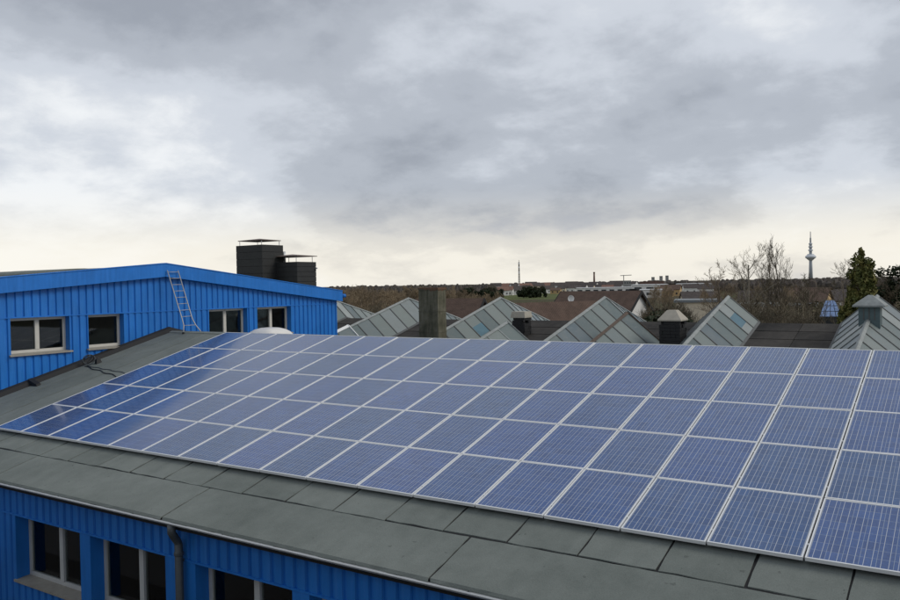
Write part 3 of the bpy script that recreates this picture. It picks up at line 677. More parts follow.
k = MB(); k.box((NX0, NY+8.8, GZ), (NX1, NY+9, nz(NY+9)-0.05)); k.box((NX0, YV, GZ), (NX0+0.2, NY+8.8, -1.0)); k.box((NX1-0.2, YV, GZ), (NX1, NY+8.8, -1.0)); k.obj('outer_wall', M['grey'], nh)

HW, DROP = 1.15, 1.0
PP = 0.80                                        # pane pitch along the ridge
sl_w = math.hypot(HW, DROP)
def lantern(xr, yr, zr_, n_near, n_far, label, hw=HW, drop=DROP, capmat='ridgecap', barmat='bar', group='glazed roof lanterns', blue=(), sd=0, curb=0.35, capw=0.05):
    """ridge climbs with the roof to (xr, yr, zr_), crosses the crest and falls on the far side"""
    t = thing('roof_lantern', label, 'skylight', (xr, yr, zr_-drop), group=group); lw = math.hypot(hw, drop)
    rnd = random.Random(sd)
    meshes = {}
    def P(u, v, side, dr, h=0.0):                # u along ridge from the crest, v down the glass 0..1
        nx, nzz = side*drop/lw, hw/lw
        return (side*hw*v + nx*h, dr*u, drop - u*TS - drop*v + nzz*h)
    def plate(mb, u0, u1, v0, v1, side, dr, h0, h1):
        b = [P(u0, v0, side, dr, h0), P(u1, v0, side, dr, h0), P(u1, v1, side, dr, h0), P(u0, v1, side, dr, h0)]
        c = [P(u0, v0, side, dr, h1), P(u1, v0, side, dr, h1), P(u1, v1, side, dr, h1), P(u0, v1, side, dr, h1)]
        q = b+c; mb.hexa(q if side*dr < 0 else [q[i] for i in (3, 2, 1, 0, 7, 6, 5, 4)])
    for dr, n in ((-1, n_near), (1, n_far)):
        for side in (1, -1):
            for i in range(n):
                key = (dr, side)
                if key not in meshes:
                    a = MB(); plate(a, 0.02, PP-0.02, 0.03, 1.0, side, dr, -0.004, 0.006)
                    b = MB(); plate(b, -0.024, 0.024, 0.02, 1.01, side, dr, -0.03, 0.028); meshes[key] = (a.mesh('pane', M['lglass']), b.mesh('glazing_bar', M[barmat]))
                off = (0, dr*i*PP, -i*PP*TS)
                pane = link('pane', meshes[key][0], t, off)
                if (i in blue) and side == 1 and dr == -1:
                    pb = MB(); plate(pb, 0.04, PP-0.04, 0.38, 0.74, side, dr, 0.007, 0.012); link('patch_pane', pb.mesh('patch_pane', M['lglassblue']), t, off)
                if i > 0 or dr == -1: link('glazing_bar', meshes[key][1], t, off)
            k = MB(); plate(k, n*PP-0.03, n*PP+0.03, 0.0, 1.0, side, dr, -0.06, 0.045); k.obj('verge', M[capmat], t)
            k = MB(); u1 = n*PP; e0, e1 = P(0, 1, side, dr), P(u1, 1, side, dr)          # curb under the eave
            s_ = side*0.06
            q = [(e0[0]-s_, e0[1], e0[2]-curb), (e0[0]+s_*0.3, e0[1], e0[2]-curb), (e1[0]+s_*0.3, e1[1], e1[2]-curb), (e1[0]-s_, e1[1], e1[2]-curb)]
            q += [(p[0], p[1], p[2]+curb-0.03) for p in q]; k.hexa(q if side*dr > 0 else [q[i] for i in (3, 2, 1, 0, 7, 6, 5, 4)]); k.obj('kerb', M['tarblack'], t)
            k = MB(); plate(k, 0.0, u1, 0.955, 1.02, side, dr, -0.02, 0.022); k.obj('eave_strip', M['bar'], t)
        u1 = n*PP                                 # gable end infill
        if n:
            k = MB(); p = [P(u1-0.07, 0.05, 1, dr), P(u1-0.07, 0.98, 1, dr), P(u1-0.07, 0.98, -1, dr)]
            k.add(p + [(a[0], a[1]-dr*0.03, a[2]) for a in p], [(0, 1, 2), (3, 5, 4), (0, 3, 4, 1), (1, 4, 5, 2), (2, 5, 3, 0)]); k.obj('gable_end', M['lglass'], t)
            for side in (1, -1):                  # ridge capping, two wings
                k = MB(); plate(k, -0.01, u1+0.06, -0.015, capw/lw*1.6, side, dr, -0.01, 0.036); k.obj('ridge_cap', M[capmat], t)
    return t
LZ = 2.22
place = ['beside the blue hall', 'behind the square concrete chimney', 'next after the square concrete chimney', 'with the satellite-dish house behind it', 'with bare trees right behind it', 'carrying the ventilator cupola']
LX = [-11.25, -6.10, -0.88, 4.20, 9.30, 14.42]
for i, xr in enumerate(LX):
    lantern(xr, NY, LZ, 9, 7, 'weathered glass roof lantern ' + place[i], blue={2: (3,), 4: (1,)}.get(i, ()), sd=i)
# shorter lanterns in front
b1 = at(348, 325.5, 1, 17.6); lantern(b1[0], 17.6, b1[2], 4, 0, 'small lantern with bright white edge trim near the blue hall corner', 0.85, 0.72, 'whitepaint', 'bar', 'small front lanterns', capw=0.07, curb=0.9)
b2 = at(507, 322, 1, 18.0); lantern(b2[0], 18.0, b2[2], 4, 0, 'small low glass lantern with pale bars in front of a big one', 0.95, 0.74, 'ridgecap', 'ridgecap', 'small front lanterns', capw=0.05, curb=0.9)
b3 = at(627, 312.5, 1, 20.6); lantern(b3[0], 20.6, b3[2], 6, 0, 'glass lantern with a rusty brown ridge joining the taller lantern', 1.55, 1.30, 'rust', 'bar', 'small front lanterns', curb=0.5)
# ventilator cupola
cy_ = 20.6; a, b = at(859.5, 306, 1, cy_), at(881, 306, 1, cy_); bz = at(870, 320.5, 1, cy_)[2]; tz = a[2]; hz_ = at(874, 295, 1, cy_)[2]
cu = thing('ventilator_cupola', 'square teal grey ventilator with pyramid hood on the lantern ridge', 'ventilator', ((a[0]+b[0])/2, cy_, bz-0.25))
w = (b[0]-a[0])/2; hb = tz-bz+0.25
MB().box((-w, -w, 0), (w, w, hb)).obj('box', M['cupola'], cu)
e = w+0.16; k = MB(); k.add([(-e, -e, hb-0.02), (e, -e, hb-0.02), (e, e, hb-0.02), (-e, e, hb-0.02), (-e, -e, hb+0.03), (e, -e, hb+0.03), (e, e, hb+0.03), (-e, e, hb+0.03)] +
    [(-0.32, -0.32, hb+0.16), (0.32, -0.32, hb+0.16), (0.32, 0.32, hb+0.16), (-0.32, 0.32, hb+0.16), (-0.06, -0.06, hz_-bz+0.25), (0.06, -0.06, hz_-bz+0.25), (0.06, 0.06, hz_-bz+0.25), (-0.06, 0.06, hz_-bz+0.25)],
    [(0, 3, 2, 1)] + [(i+4*m, (i+1) % 4+4*m, (i+1) % 4+4*m+4, i+4*m+4) for m in range(3) for i in range(4)] + [(12, 13, 14, 15)]); k.obj('hood', M['ridgecap'], cu)
for s_ in (-0.5, 0, 0.5): MB().box((s_*w-0.02, -w-0.012, 0.28), (s_*w+0.02, -w+0.001, hb-0.05)).obj('slat', M['bar'], cu)

# concrete chimney
ce = at(437.5, 287.5, 1, 17.3); cl_ = at(418.5, 287.5, 1, 17.3); wch = ce[0]-cl_[0]; dch = wch*0.62
ct = thing('concrete_chimney', 'square mossy concrete chimney stained rust brown at its top', 'chimney', (ce[0]-wch/2, 17.3+dch/2, nz(17.3)-0.1)); bz = nz(17.3)-0.1
k = MB(); H = ce[2]-bz-0.09; k.hexa([(-wch/2-0.01, -dch/2-0.01, 0), (wch/2+0.01, -dch/2-0.01, 0), (wch/2+0.01, dch/2+0.01, 0), (-wch/2-0.01, dch/2+0.01, 0), (-wch/2, -dch/2, H), (wch/2, -dch/2, H), (wch/2, dch/2, H), (-wch/2, dch/2, H)]); k.obj('shaft', M['concrete'], ct)
MB().box((-wch/2-0.02, -dch/2-0.02, H+0.001), (wch/2+0.02, dch/2+0.02, H+0.09)).obj('coping', M['concrete'], ct)
MB().box((-0.25, -dch/2-0.018, 0.5), (0.12, -dch/2+0.03, 0.92)).obj('soot_door', M['rust'], ct)
for (z_, h_) in ((H*0.45, 0.025), (H*0.72, 0.02)): MB().box((-wch/2-0.016, -dch/2-0.016, z_), (wch/2+0.016, dch/2+0.016, z_+h_)).obj('joint_band', M['concrete'], ct)

# hooded chimneys of loose black brick
def hooded(xl, xr, yb, ytop, ybase, Y, label, top_w):
    a, b = at(xl, yb, 1, Y), at(xr, yb, 1, Y); T = at((xl+xr)/2, ytop, 1, Y)[2]; B = nz(Y)-0.05; w = (b[0]-a[0])/2*0.74; t = thing('hooded_chimney', label, 'chimney', ((a[0]+b[0])/2, Y, B)); z0 = a[2]-B
    rr = random.Random(5); br = MB().box((-0.12, -0.055, 0), (0.12, 0.055, 0.11)).mesh('brick', M['tarblack'])
    MB().box((-w*0.62, -w*0.62, 0), (w*0.62, w*0.62, z0-0.18)).obj('core', M['tarblack'], t)
    z = 0.0; r_ = 0
    while z < z0-0.06:
        for sd_ in range(4):
            for m in range(4):
                if z > z0-0.25 and rr.random() < 0.45: continue
                o = -w+0.12+m*(2*w-0.24)/3+rr.uniform(-0.02, 0.02); q_ = [(o, -w+0.06), (w-0.06, o), (o, w-0.06), (-w+0.06, o)][sd_]
                link('brick', br, t, (q_[0], q_[1], z+sd_*0.0007+rr.uniform(0, 0.003)), (0, 0, (0 if sd_ % 2 == 0 else math.pi/2)+rr.uniform(-0.12, 0.12)))
        z += 0.118
    e = w*1.12; e2 = w*top_w; k = MB(); k.add([(-e, -e, z0), (e, -e, z0), (e, e, z0), (-e, e, z0), (-e, -e, z0+0.05), (e, -e, z0+0.05), (e, e, z0+0.05), (-e, e, z0+0.05), (-e2, -e2, T-B), (e2, -e2, T-B), (e2, e2, T-B), (-e2, e2, T-B)],
        [(0, 3, 2, 1)] + [(i+4*m, (i+1) % 4+4*m, (i+1) % 4+4*m+4, i+4*m+4) for m in range(2) for i in range(4)] + [(8, 9, 10, 11)]); k.obj('hood', M['hood'], t)
hooded(659, 687, 320.5, 310, 335, 20.0, 'black brick chimney under a pale tapered concrete hood', 0.42)
hooded(513, 530, 317.5, 311.5, 322, 21.0, 'low black brick chimney under a flat tan slab', 1.0)

# ------------------------------------------------------------------ houses
def house(name, label, loc, rz, Lr, W, ze, zr_, roof, wall, cat='house', over=0.4, chim=None, wins=True, group=None, barge=None, dark=False):
    """ridge along local x; gable walls at +-Lr/2; zr_, ze heights of ridge and eave above its base"""
    t = thing(name, label, cat, loc, rz, group); l = Lr/2; w = W/2
    k = MB(); k.add([(-l, -w, 0), (l, -w, 0), (l, w, 0), (-l, w, 0), (-l, -w, ze), (l, -w, ze), (l, w, ze), (-l, w, ze), (-l, 0, zr_), (l, 0, zr_)],
        [(0, 1, 5, 4), (2, 3, 7, 6), (1, 2, 6, 9, 5), (3, 0, 4, 8, 7), (0, 3, 2, 1), (4, 5, 9, 8), (6, 7, 8, 9)]); k.obj('wall', M[wall], t)
    sl = (zr_-ze)/w; lo_ = l+over*0.8; wo = w+over
    for s_ in (-1, 1):
        q = [(-lo_, s_*wo, ze-sl*over+0.05), (lo_, s_*wo, ze-sl*over+0.05), (lo_, 0, zr_+0.05), (-lo_, 0, zr_+0.05)]
        k = MB(); z_ = 0.16; b = [(x, y, z) for x, y, z in q]; c = [(x, y, z+z_) for x, y, z in q]
        k.hexa((b+c) if s_ < 0 else [(b+c)[i] for i in (3, 2, 1, 0, 7, 6, 5, 4)]); ro = k.obj('roof', M[roof], t)
        if barge:
            for e_ in (-1, 1):
                k = MB(); x_ = e_*(lo_+0.02); x2 = x_+e_*0.08
                q2 = [(min(x_, x2), s_*wo, ze-sl*over-0.12), (max(x_, x2), s_*wo, ze-sl*over-0.12), (max(x_, x2), 0, zr_-0.12), (min(x_, x2), 0, zr_-0.12)]
                q2 += [(p[0], p[1], p[2]+0.36) for p in q2]; k.hexa(q2 if s_ < 0 else [q2[i] for i in (3, 2, 1, 0, 7, 6, 5, 4)]); k.obj('barge_board', M[barge], t)
    if chim:
        x_, y_, h_ = chim; zz = zr_-abs(y_)*sl; k = MB(); k.box((x_-0.4, y_-0.3, zz-0.4), (x_+0.4, y_+0.3, zz+h_)); k.box((x_-0.46, y_-0.36, zz+h_+0.001), (x_+0.46, y_+0.36, zz+h_+0.12)); k.obj('chimney', M['tarblack'], t)
    if wins:
        nwin = max(2, int(Lr/3.2))
        for fl_ in range(max(1, int(ze/2.9))):
            for i in range(nwin):
                xx = -l+Lr*(i+0.5)/nwin; z0 = 1.0+fl_*2.8
                for s_ in (-1, 1):
                    MB().box((xx-0.55, s_*w-0.04, z0), (xx+0.55, s_*w+0.04, z0+1.25)).obj('window', M['farglass'], t)
            for e_ in (-1, 1):
                for yy in (-W*0.22, W*0.22): MB().box((e_*l-0.04, yy-0.5, 1.0+fl_*2.8), (e_*l+0.04, yy+0.5, 2.25+fl_*2.8)).obj('window', M['farglass'], t)
    return t
def gpos(x, d): p = far(x, 300, d); return (p[0], p[1], GZ)
# brown-roofed house with white gable, ridge square to the view, its right gable a little turned to us
D1 = 96.0; zr1 = far(600, 291, D1)[2]-GZ; p = gpos(600, D1)
h1 = house('tiled_house', 'house with large brown tiled roof and white gable wall with black verges', p, -az(600)-0.52, 10.0, 10.5, 4.3, zr1-0.2, 'tiles', 'white', chim=(4.2, 0.5, 0.7), barge='tarblack')
# grey dormer on its front slope and dish
k = MB(); k.box((-2.9, -3.4, 5.0), (-1.7, -1.2, 7.15)); k.obj('dormer', M['darkmetal'], h1); k = MB(); k.box((-1.66, -3.42, 4.8), (-1.1, -1.6, 7.0)); k.obj('dormer_cheek', M['grey'], h1)
dd = thing('satellite_dish', 'white round satellite dish on the brown tiled house', 'satellite dish', (0, 0, 0)); dp_ = far(571, 298.5, D1-4.2); dd.location = tuple(dp_); dd.rotation_euler = (0, 0, -az(571))
k = MB(); n = 20; rings = [(0.0, 0.10), (0.15, 0.085), (0.27, 0.05), (0.36, 0.0)]
for r_, d_ in rings[1:]:
    for j in range(n): t = 2*math.pi*j/n; k.v.append((r_*math.cos(t), -0.02+d_-0.1, r_*math.sin(t)*1.05))
k.v.append((0, -0.02+0.0, 0)); c0 = len(k.v)-1
for j in range(n): k.f.append((c0, j, (j+1) % n))
for i in range(2):
    for j in range(n): j2 = (j+1) % n; k.f.append((i*n+j, (i+1)*n+j, (i+1)*n+j2, i*n+j2))
k2 = MB(); k2.v = [(x, y+0.025, z) for x, y, z in k.v]; k2.f = [f[::-1] for f in k.f]; k.add(k2.v, k2.f); k.obj('reflector', M['whitepaint'], dd, smooth=True)
MB().tube([(0, 0, -0.3), (0, -0.32, -0.12)], 0.015, 6).obj('feed_arm', M['pipe'], dd); MB().tube([(0.0, 0.03, 0), (0.0, 0.35, 0), (0.0, 0.4, -0.5)], 0.03, 6).obj('mount', M['pipe'], dd); MB().tube([(0, 0.4, -0.45), (0, 0.4, -1.9)], 0.035, 6).obj('pole', M['pipe'], dd)
D2 = 88.0; zr2 = far(458, 298.5, D2)[2]-GZ
house('tiled_house', 'smaller brown roofed house with grey gable behind the concrete chimney', gpos(449, D2+1), -az(449)-0.50, 8.0, 6.4, 5.0, zr2-0.2, 'tiles', 'grey', barge='tarblack')
D3 = 70.0; zr3 = far(545, 303, D3)[2]-GZ
h3 = house('tiled_house', 'low reddish brown roof with dark verge and a pale rooflight streak', gpos(560, D3+4), -az(552)+0.55, 10.0, 8.0, 3.2, zr3-0.2, 'tiles', 'grey', barge='tarblack')
MB().slab([(-2.2, -2.3, 0), (-0.6, -2.3, 0), (-0.6, -1.8, 0.35), (-2.2, -1.8, 0.35)], 0.05).obj('rooflight', M['whitepaint'], h3).location.z = zr3-0.2-2.3*((zr3-0.2-3.2)/4.0)+0.25
# flat-roofed buildings
def flat(label, x0, x1, ytop, d, depth, wall, roofm='flatroof', name='flat_roofed_building', group=None, band=True):
    a, b = far(x0, ytop, d), far(x1, ytop, d); c = (a+b)/2; w = np.linalg.norm((b-a)[:2])/2; h = c[2]-GZ; yaw_ = math.atan2(b[1]-a[1], b[0]-a[0])
    t = thing(name, label, 'building', (c[0], c[1], GZ), yaw_, group); MB().box((-w, 0, 0), (w, depth, h-0.35)).obj('wall', M[wall], t)
    MB().box((-w-0.3, -0.3, h-0.349), (w+0.3, depth+0.3, h)).obj('roof', M[roofm], t)
    if band:
        nwin = max(3, int(w*2/6))
        for i in range(nwin): xx = -w+2*w*(i+0.5)/nwin; MB().box((xx-w/nwin*0.6, -0.06, max(0.8, h-3.2)), (xx+w/nwin*0.6, 0.03, max(2.0, h-1.7))).obj('window', M['farglass'], t)
    return t
flat('beige flat-roofed building with grey roof beyond the dark hedge', 676, 716, 300, 118, 9, 'beige', band=False)
flat('cream flat-roofed building behind the bare trees', 742, 776, 304, 112, 8, 'beige', band=False)
flat('pale ochre flat building beside the blue glazed roof', 790, 823, 305, 95, 8, 'beige', band=False)
# blue glazed greenhouse roof
D4 = 78; a, b = far(819, 317, D4), far(842, 317, D4); tt = far(831, 301, D4); c = (a+b)/2; w = np.linalg.norm((b-a)[:2])/2
gh = thing('blue_glazed_roof', 'blue glazed steep roof between the beige building and the conifer', 'greenhouse', (c[0], c[1], GZ), math.atan2(b[1]-a[1], b[0]-a[0])); h0 = a[2]-GZ; h1_ = tt[2]-GZ
MB().box((-w, 0, 0), (w, 5, h0)).obj('wall', M['darkmetal'], gh)
k = MB(); wt_ = w*0.42; k.hexa([(-w, -0.02, h0+0.002), (w, -0.02, h0+0.002), (w, 5, h0+0.002), (-w, 5, h0+0.002), (-wt_, 1.6, h1_), (wt_, 1.6, h1_), (wt_, 3.4, h1_), (-wt_, 3.4, h1_)]); k.obj('core', M['darkmetal'], gh)
for i in range(4):
    for j in range(3):
        def Q(u, v): ww = w+(wt_-w)*v; return (-ww+2*ww*u, -0.02+1.62*v-0.03, h0+(h1_-h0)*v+0.02)
        MB().slab([Q(i/4+0.02, j/3+0.02), Q((i+1)/4-0.02, j/3+0.02), Q((i+1)/4-0.02, (j+1)/3-0.02), Q(i/4+0.02, (j+1)/3-0.02)], 0.03).obj('pane', M['bluepane'], gh)

# ------------------------------------------------------------------ trees
def bare_tree(seed, H, spread=0.45, trunk_r=0.16, levels=4, n0=9, nn=(6, 5, 5), twig=0.010, up_=0.35, first=0.28, straight=False):
    rr = random.Random(seed); tb, tw = MB(), MB()
    def grow(p, d, ln, r, lev):
        pts = [p]; dirs = d; seg = 4 if lev < 2 else 2
        for i in range(seg):
            g_ = 0.035 if lev == 0 else 0.10; dirs = dirs + np.array([rr.gauss(0, g_), rr.gauss(0, g_), rr.gauss(0.03, 0.06)]); dirs = dirs/np.linalg.norm(dirs); pts.append(pts[-1]+dirs*ln/seg)
        r1 = max(twig*0.6, r*(0.45 if lev else 0.35)); rad = [r+(r1-r)*i/seg for i in range(seg+1)]
        (tb if lev < 2 else tw).tube(pts, rad, 6 if lev == 0 else (4 if lev < 2 else 3), cap=False)
        if lev >= levels: return
        cnt = n0 if lev == 0 else nn[min(lev-1, len(nn)-1)]
        for c in range(cnt):
            f_ = (first + (1-first)*(c+rr.random())/cnt) if lev == 0 else (0.22+0.78*(c+rr.random())/cnt)
            x = f_*seg; i = min(seg-1, int(x)); q_ = pts[i]+(pts[i+1]-pts[i])*(x-i); base = pts[i+1]-pts[i]; base = base/np.linalg.norm(base)
            a = rr.uniform(0, 2*math.pi); side = np.array([math.cos(a), math.sin(a), rr.uniform(-0.1, 0.3)]); side = side-base*np.dot(side, base); side = side/(np.linalg.norm(side)+1e-6)
            sp = rr.uniform(0.5, 1.0) if lev else rr.uniform(0.45, 0.95)*(0.75 if straight else 1)
            nd = base*(1-sp*0.55)+side*sp+np.array([0, 0, up_]); nd = nd/np.linalg.norm(nd)
            l2 = (H*spread*(1.15-0.75*f_) if lev == 0 else ln*rr.uniform(0.38, 0.62))
            r2 = max(twig, rad[i]*(0.5 if lev == 0 else 0.55)); grow(q_, nd, l2, r2, lev+1)
    grow(np.array([0.0, 0, 0]), np.array([0, 0, 1.0]), H*0.92, trunk_r, 0)
    zm = max(p[2] for p in tb.v+tw.v)
    for m_ in (tb, tw): m_.v = [(p[0]*H/zm, p[1]*H/zm, p[2]*H/zm) for p in m_.v]
    return tb, tw
def leaf_cloud(mb, centres, n, size, rr, flat=0.5):
    for c, rad in centres:
        for _ in range(n):
            d = np.array([rr.gauss(0, 1), rr.gauss(0, 1), rr.gauss(0, 1)]); d = d/np.linalg.norm(d); p = np.array(c)+d*np.array(rad)*(0.55+0.5*rr.random())
            a = np.array([rr.gauss(0, 1), rr.gauss(0, 1), rr.gauss(0, flat)]); a = a/np.linalg.norm(a); b = np.cross(a, d+np.array([rr.gauss(0, 0.5), rr.gauss(0, 0.5), rr.gauss(0, 0.5)])); b = b/(np.linalg.norm(b)+1e-6)
            s = size*rr.uniform(0.6, 1.4); mb.add([p-a*s-b*s*0.5, p+a*s-b*s*0.5, p+a*s*0.8+b*s*0.5, p-a*s*0.8+b*s*0.5], [(0, 1, 2, 3)])
def put_tree(protos, label, loc, s, rz, group=None, name='bare_tree'):
    t = thing(name, label, 'tree', loc, rz, group); t.scale = (s, s, s)
    for nm, me in protos: link(nm, me, t)
    return t
def proto(tb, tw, mb='bark', mt='twig'): return [('trunk', tb.mesh('trunk', M[mb])), ('crown', tw.mesh('crown', M[mt]))]
# individual bare trees behind the lanterns
def tall(x, ytop, d): return far(x, ytop, d)[2]-GZ
H_ = tall(748, 240, 72); put_tree(proto(*bare_tree(21, H_, 0.36, 0.15, 4, 10, (5, 4, 4), 0.011, 0.30, 0.40), 'palebark', 'twigdark'), 'bare tree with pale trunk and wide open branches behind the lantern', gpos(748, 72), 1, 0.4)
H_ = tall(786, 233, 76); put_tree(proto(*bare_tree(33, H_, 0.34, 0.13, 4, 11, (5, 4, 4), 0.011, 0.75, 0.35, True), 'bark', 'twigdark'), 'tall bare tree with upright branches, tallest of the bare trees', gpos(787, 76), 1, 0.0)
H_ = tall(778, 243, 78); put_tree(proto(*bare_tree(35, H_, 0.30, 0.11, 4, 10, (5, 4, 3), 0.011, 0.8, 0.35, True), 'bark', 'twigdark'), 'slim upright bare tree close beside the tallest bare tree', gpos(777, 78), 1, 1.0)
H_ = tall(720, 258, 70); put_tree(proto(*bare_tree(44, H_, 0.32, 0.13, 4, 9, (5, 5, 4), 0.011, 0.3, 0.58), 'bark', 'twig'), 'spreading bare tree with fine brown twigs next to the cream buildings', gpos(722, 70), 1, 2.0)
H_ = tall(838, 258, 74); put_tree(proto(*bare_tree(55, H_, 0.38, 0.12, 4, 10, (5, 5, 4), 0.012, 0.3, 0.4), 'bark', 'twigdark'), 'thin bare tree standing between the broadcast tower and the conifer', gpos(840, 74), 1, 0.7)
H_ = tall(806, 272, 80); put_tree(proto(*bare_tree(57, H_, 0.34, 0.12, 4, 10, (6, 5, 4), 0.012, 0.4, 0.35), 'bark', 'twigdark'), 'lower bare tree just beneath the broadcast tower', gpos(804, 80), 1, 0.7)
# scrub thicket under them
rr = random.Random(8)
def shrub_proto(seed, H, r, leaves, mat='scrub', lsize=0.14):
    r_ = random.Random(seed); tb, tw = bare_tree(seed, H, 0.5, 0.07, 3, 14, (7, 6), 0.014, 0.45, 0.05); lf = MB(); cs = []
    for _ in range(26):
        a = r_.uniform(0, 6.28); q_ = r*math.sqrt(r_.random()); z = H*r_.uniform(0.12, 0.85)*(1-0.35*q_/r); cs.append(((q_*math.cos(a), q_*math.sin(a), z), (0.55*r/1.6, 0.55*r/1.6, 0.6)))
    leaf_cloud(lf, cs, leaves, lsize, r_); return [('stems', tb.mesh('stems', M['bark'])), ('twigs', tw.mesh('twigs', M['twigdark'])), ('foliage', lf.mesh('foliage', M[mat]))]
SH = [shrub_proto(101, 5.5, 2.0, 90), shrub_proto(102, 5.5, 2.2, 110), shrub_proto(103, 5.5, 2.2, 120)]
i = 0
for row, (d, y0_, x0_, x1_, st) in enumerate(((66, 298, 735, 812, 12), (72, 291, 730, 812, 12), (90, 286, 718, 838, 13), (60, 308, 745, 812, 17), (90, 286, 872, 905, 9))):
    x = x0_
    while x < x1_:
        xx = x+rr.uniform(-4, 4); dd_ = d+rr.uniform(-3, 3); h = tall(xx, y0_+rr.uniform(-4, 6), dd_); s = h/5.5
        t = put_tree(SH[i % 3], 'brown winter shrub in the thicket under the bare trees', gpos(xx, dd_), s*rr.uniform(0.85, 1.0), rr.uniform(0, 6.28), 'shrubs in the thicket', 'shrub'); t['category'] = 'shrub'; i += 1; x += st
# dark hedge
HB = [shrub_proto(111, 5.0, 2.0, 190, 'ivy', 0.17), shrub_proto(112, 5.0, 2.2, 210, 'ivy', 0.17)]
for i, (x, y, d) in enumerate(((648, 303, 92), (655, 298, 95), (663, 297, 97), (671, 299, 99), (680, 299, 101), (642, 306, 104), (668, 303, 90), (676, 304, 93), (690, 303, 108), (384, 301, 105), (391, 304, 104), (378, 305, 108))):
    s = tall(x, y, d)/5.0
    t = put_tree(HB[i % 2], 'dark evergreen bush in the hedge before the beige building' if i < 9 else 'dark evergreen bush at the foot of the brown wood', gpos(x, d), s, i*1.3, 'dark hedge bushes' if i < 9 else 'dark bushes at the wood', 'evergreen_bush'); t['category'] = 'bush'
# conifer
rr = random.Random(77); dC = 62.0; HC = tall(862, 249, dC); cf = MB(); cs = []
Wc = 2.0
for i in range(420):
    f_ = 1-math.sqrt(rr.random())*0.98; z = HC*(0.10+0.90*f_); r0 = Wc*min(1.0, (1-f_)**0.62*1.2+0.06); a = rr.uniform(0, 6.28); q_ = r0*rr.uniform(0.45, 0.92)
    cs.append(((q_*math.cos(a), q_*math.sin(a), z-0.15*q_), (0.33, 0.33, 0.42)))
cs += [((rr.uniform(-.1, .1), rr.uniform(-.1, .1), HC*0.985-i*0.18), (0.12+0.03*i, 0.12+0.03*i, 0.25)) for i in range(5)]
leaf_cloud(cf, cs, 80, 0.10, rr, 1.2)
t = thing('conifer', 'tall golden green conical conifer behind the cupola lantern', 'tree', gpos(862, dC)); cf.obj('crown', M['conifer'], t)
MB().tube([(0, 0, 0), (0.03, 0, HC*0.5), (0, 0, HC*0.93)], [0.2, 0.12, 0.02], 8).obj('trunk', M['bark'], t)
core = MB(); core.lathe([(Wc*0.62, HC*0.08), (Wc*0.66, HC*0.25), (Wc*0.42, HC*0.6), (0.06, HC*0.9)], 12); core.obj('inner_branches', M['twigdark'], t)
# ivy-clad tree on its right
rr = random.Random(78); dI = 66.0; HI = tall(889, 259, dI); tb, tw = bare_tree(79, HI, 0.36, 0.2, 4, 11, (6, 5, 4), 0.013, 0.2, 0.45); lf = MB(); cs = []
for i in range(70):
    z = HI*rr.uniform(0.2, 0.93); r0 = 1.35*(1-abs(z/HI-0.55)*1.3)+0.15; a = rr.uniform(0, 6.28); q_ = r0*rr.random(); cs.append(((q_*math.cos(a), q_*math.sin(a), z), (0.38, 0.38, 0.42)))
leaf_cloud(lf, cs, 75, 0.10, rr)
t = thing('ivy_clad_tree', 'dark ivy covered tree with bare branch tips beside the conifer', 'tree', gpos(890, dI)); tb.obj('trunk', M['bark'], t); tw.obj('crown', M['twigdark'], t); lf.obj('ivy', M['ivy'], t)
# brown wood left of the middle
WP = []
for s in range(4):
    tb, tw = bare_tree(200+s, 10.0, 0.42, 0.14, 4, 11, (6, 5, 4), 0.022, 0.42, 0.18); WP.append(proto(tb, tw, 'bark', 'twig'))
rr = random.Random(9)
for i in range(120):
    d = rr.uniform(105, 260); x = rr.uniform(325, 505); yt = 288.5+rr.choice((-4.0, -2.5, -1, 0, 1, 2, 3, 4, 5))+rr.uniform(-0.8, 0.8)+(max(0, x-455)*0.14)
    if 395 < x < 520 and d < 130: d += 60
    h = tall(x, yt, d); put_tree(WP[i % 4], 'bare brown tree in the wood behind the lanterns', gpos(x, d), h/10.0, rr.uniform(0, 6.28), 'trees of the brown wood')
for i in range(40):
    d = rr.uniform(110, 190); x = rr.uniform(330, 510); h = tall(x, 298+rr.uniform(0, 9), d)
    t = put_tree(SH[i % 3], 'low brown shrub at the edge of the wood', gpos(x, d), h/5.5, rr.uniform(0, 6.28), 'shrubs at the wood edge', 'shrub'); t['category'] = 'shrub'
for i in range(26):
    d = rr.uniform(150, 300); x = rr.uniform(640, 900); h = tall(x, 287+rr.uniform(-4, 5), d)
    put_tree(WP[i % 4], 'bare brown tree beyond the thicket', gpos(x, d), h/10.0, rr.uniform(0, 6.28), 'bare trees beyond the thicket')
for i in range(20):
    d = rr.uniform(125, 210); x = rr.uniform(515, 600); h = tall(x, 300+rr.uniform(0, 5), d)
    t = put_tree(SH[i % 3], 'brown shrub along the lower edge of the green field', gpos(x, d), h/5.5, rr.uniform(0, 6.28), 'shrubs below the field', 'shrub'); t['category'] = 'shrub'
# dark evergreen clumps at the field's far edge
for i, (x, y, d) in enumerate(((466, 284.5, 420), (472, 284, 430), (484, 285, 430), (490, 283.6, 420), (496, 284, 425), (524, 284, 520), (530, 283.5, 520), (536, 284, 525), (541, 283.8, 530), (424, 284, 300))):
    t = put_tree(HB[i % 2], 'far dark evergreen clump at the edge of the field', gpos(x, d), tall(x, y, d)/5.0, i, 'far dark evergreens', 'evergreen_bush'); t['category'] = 'bush'

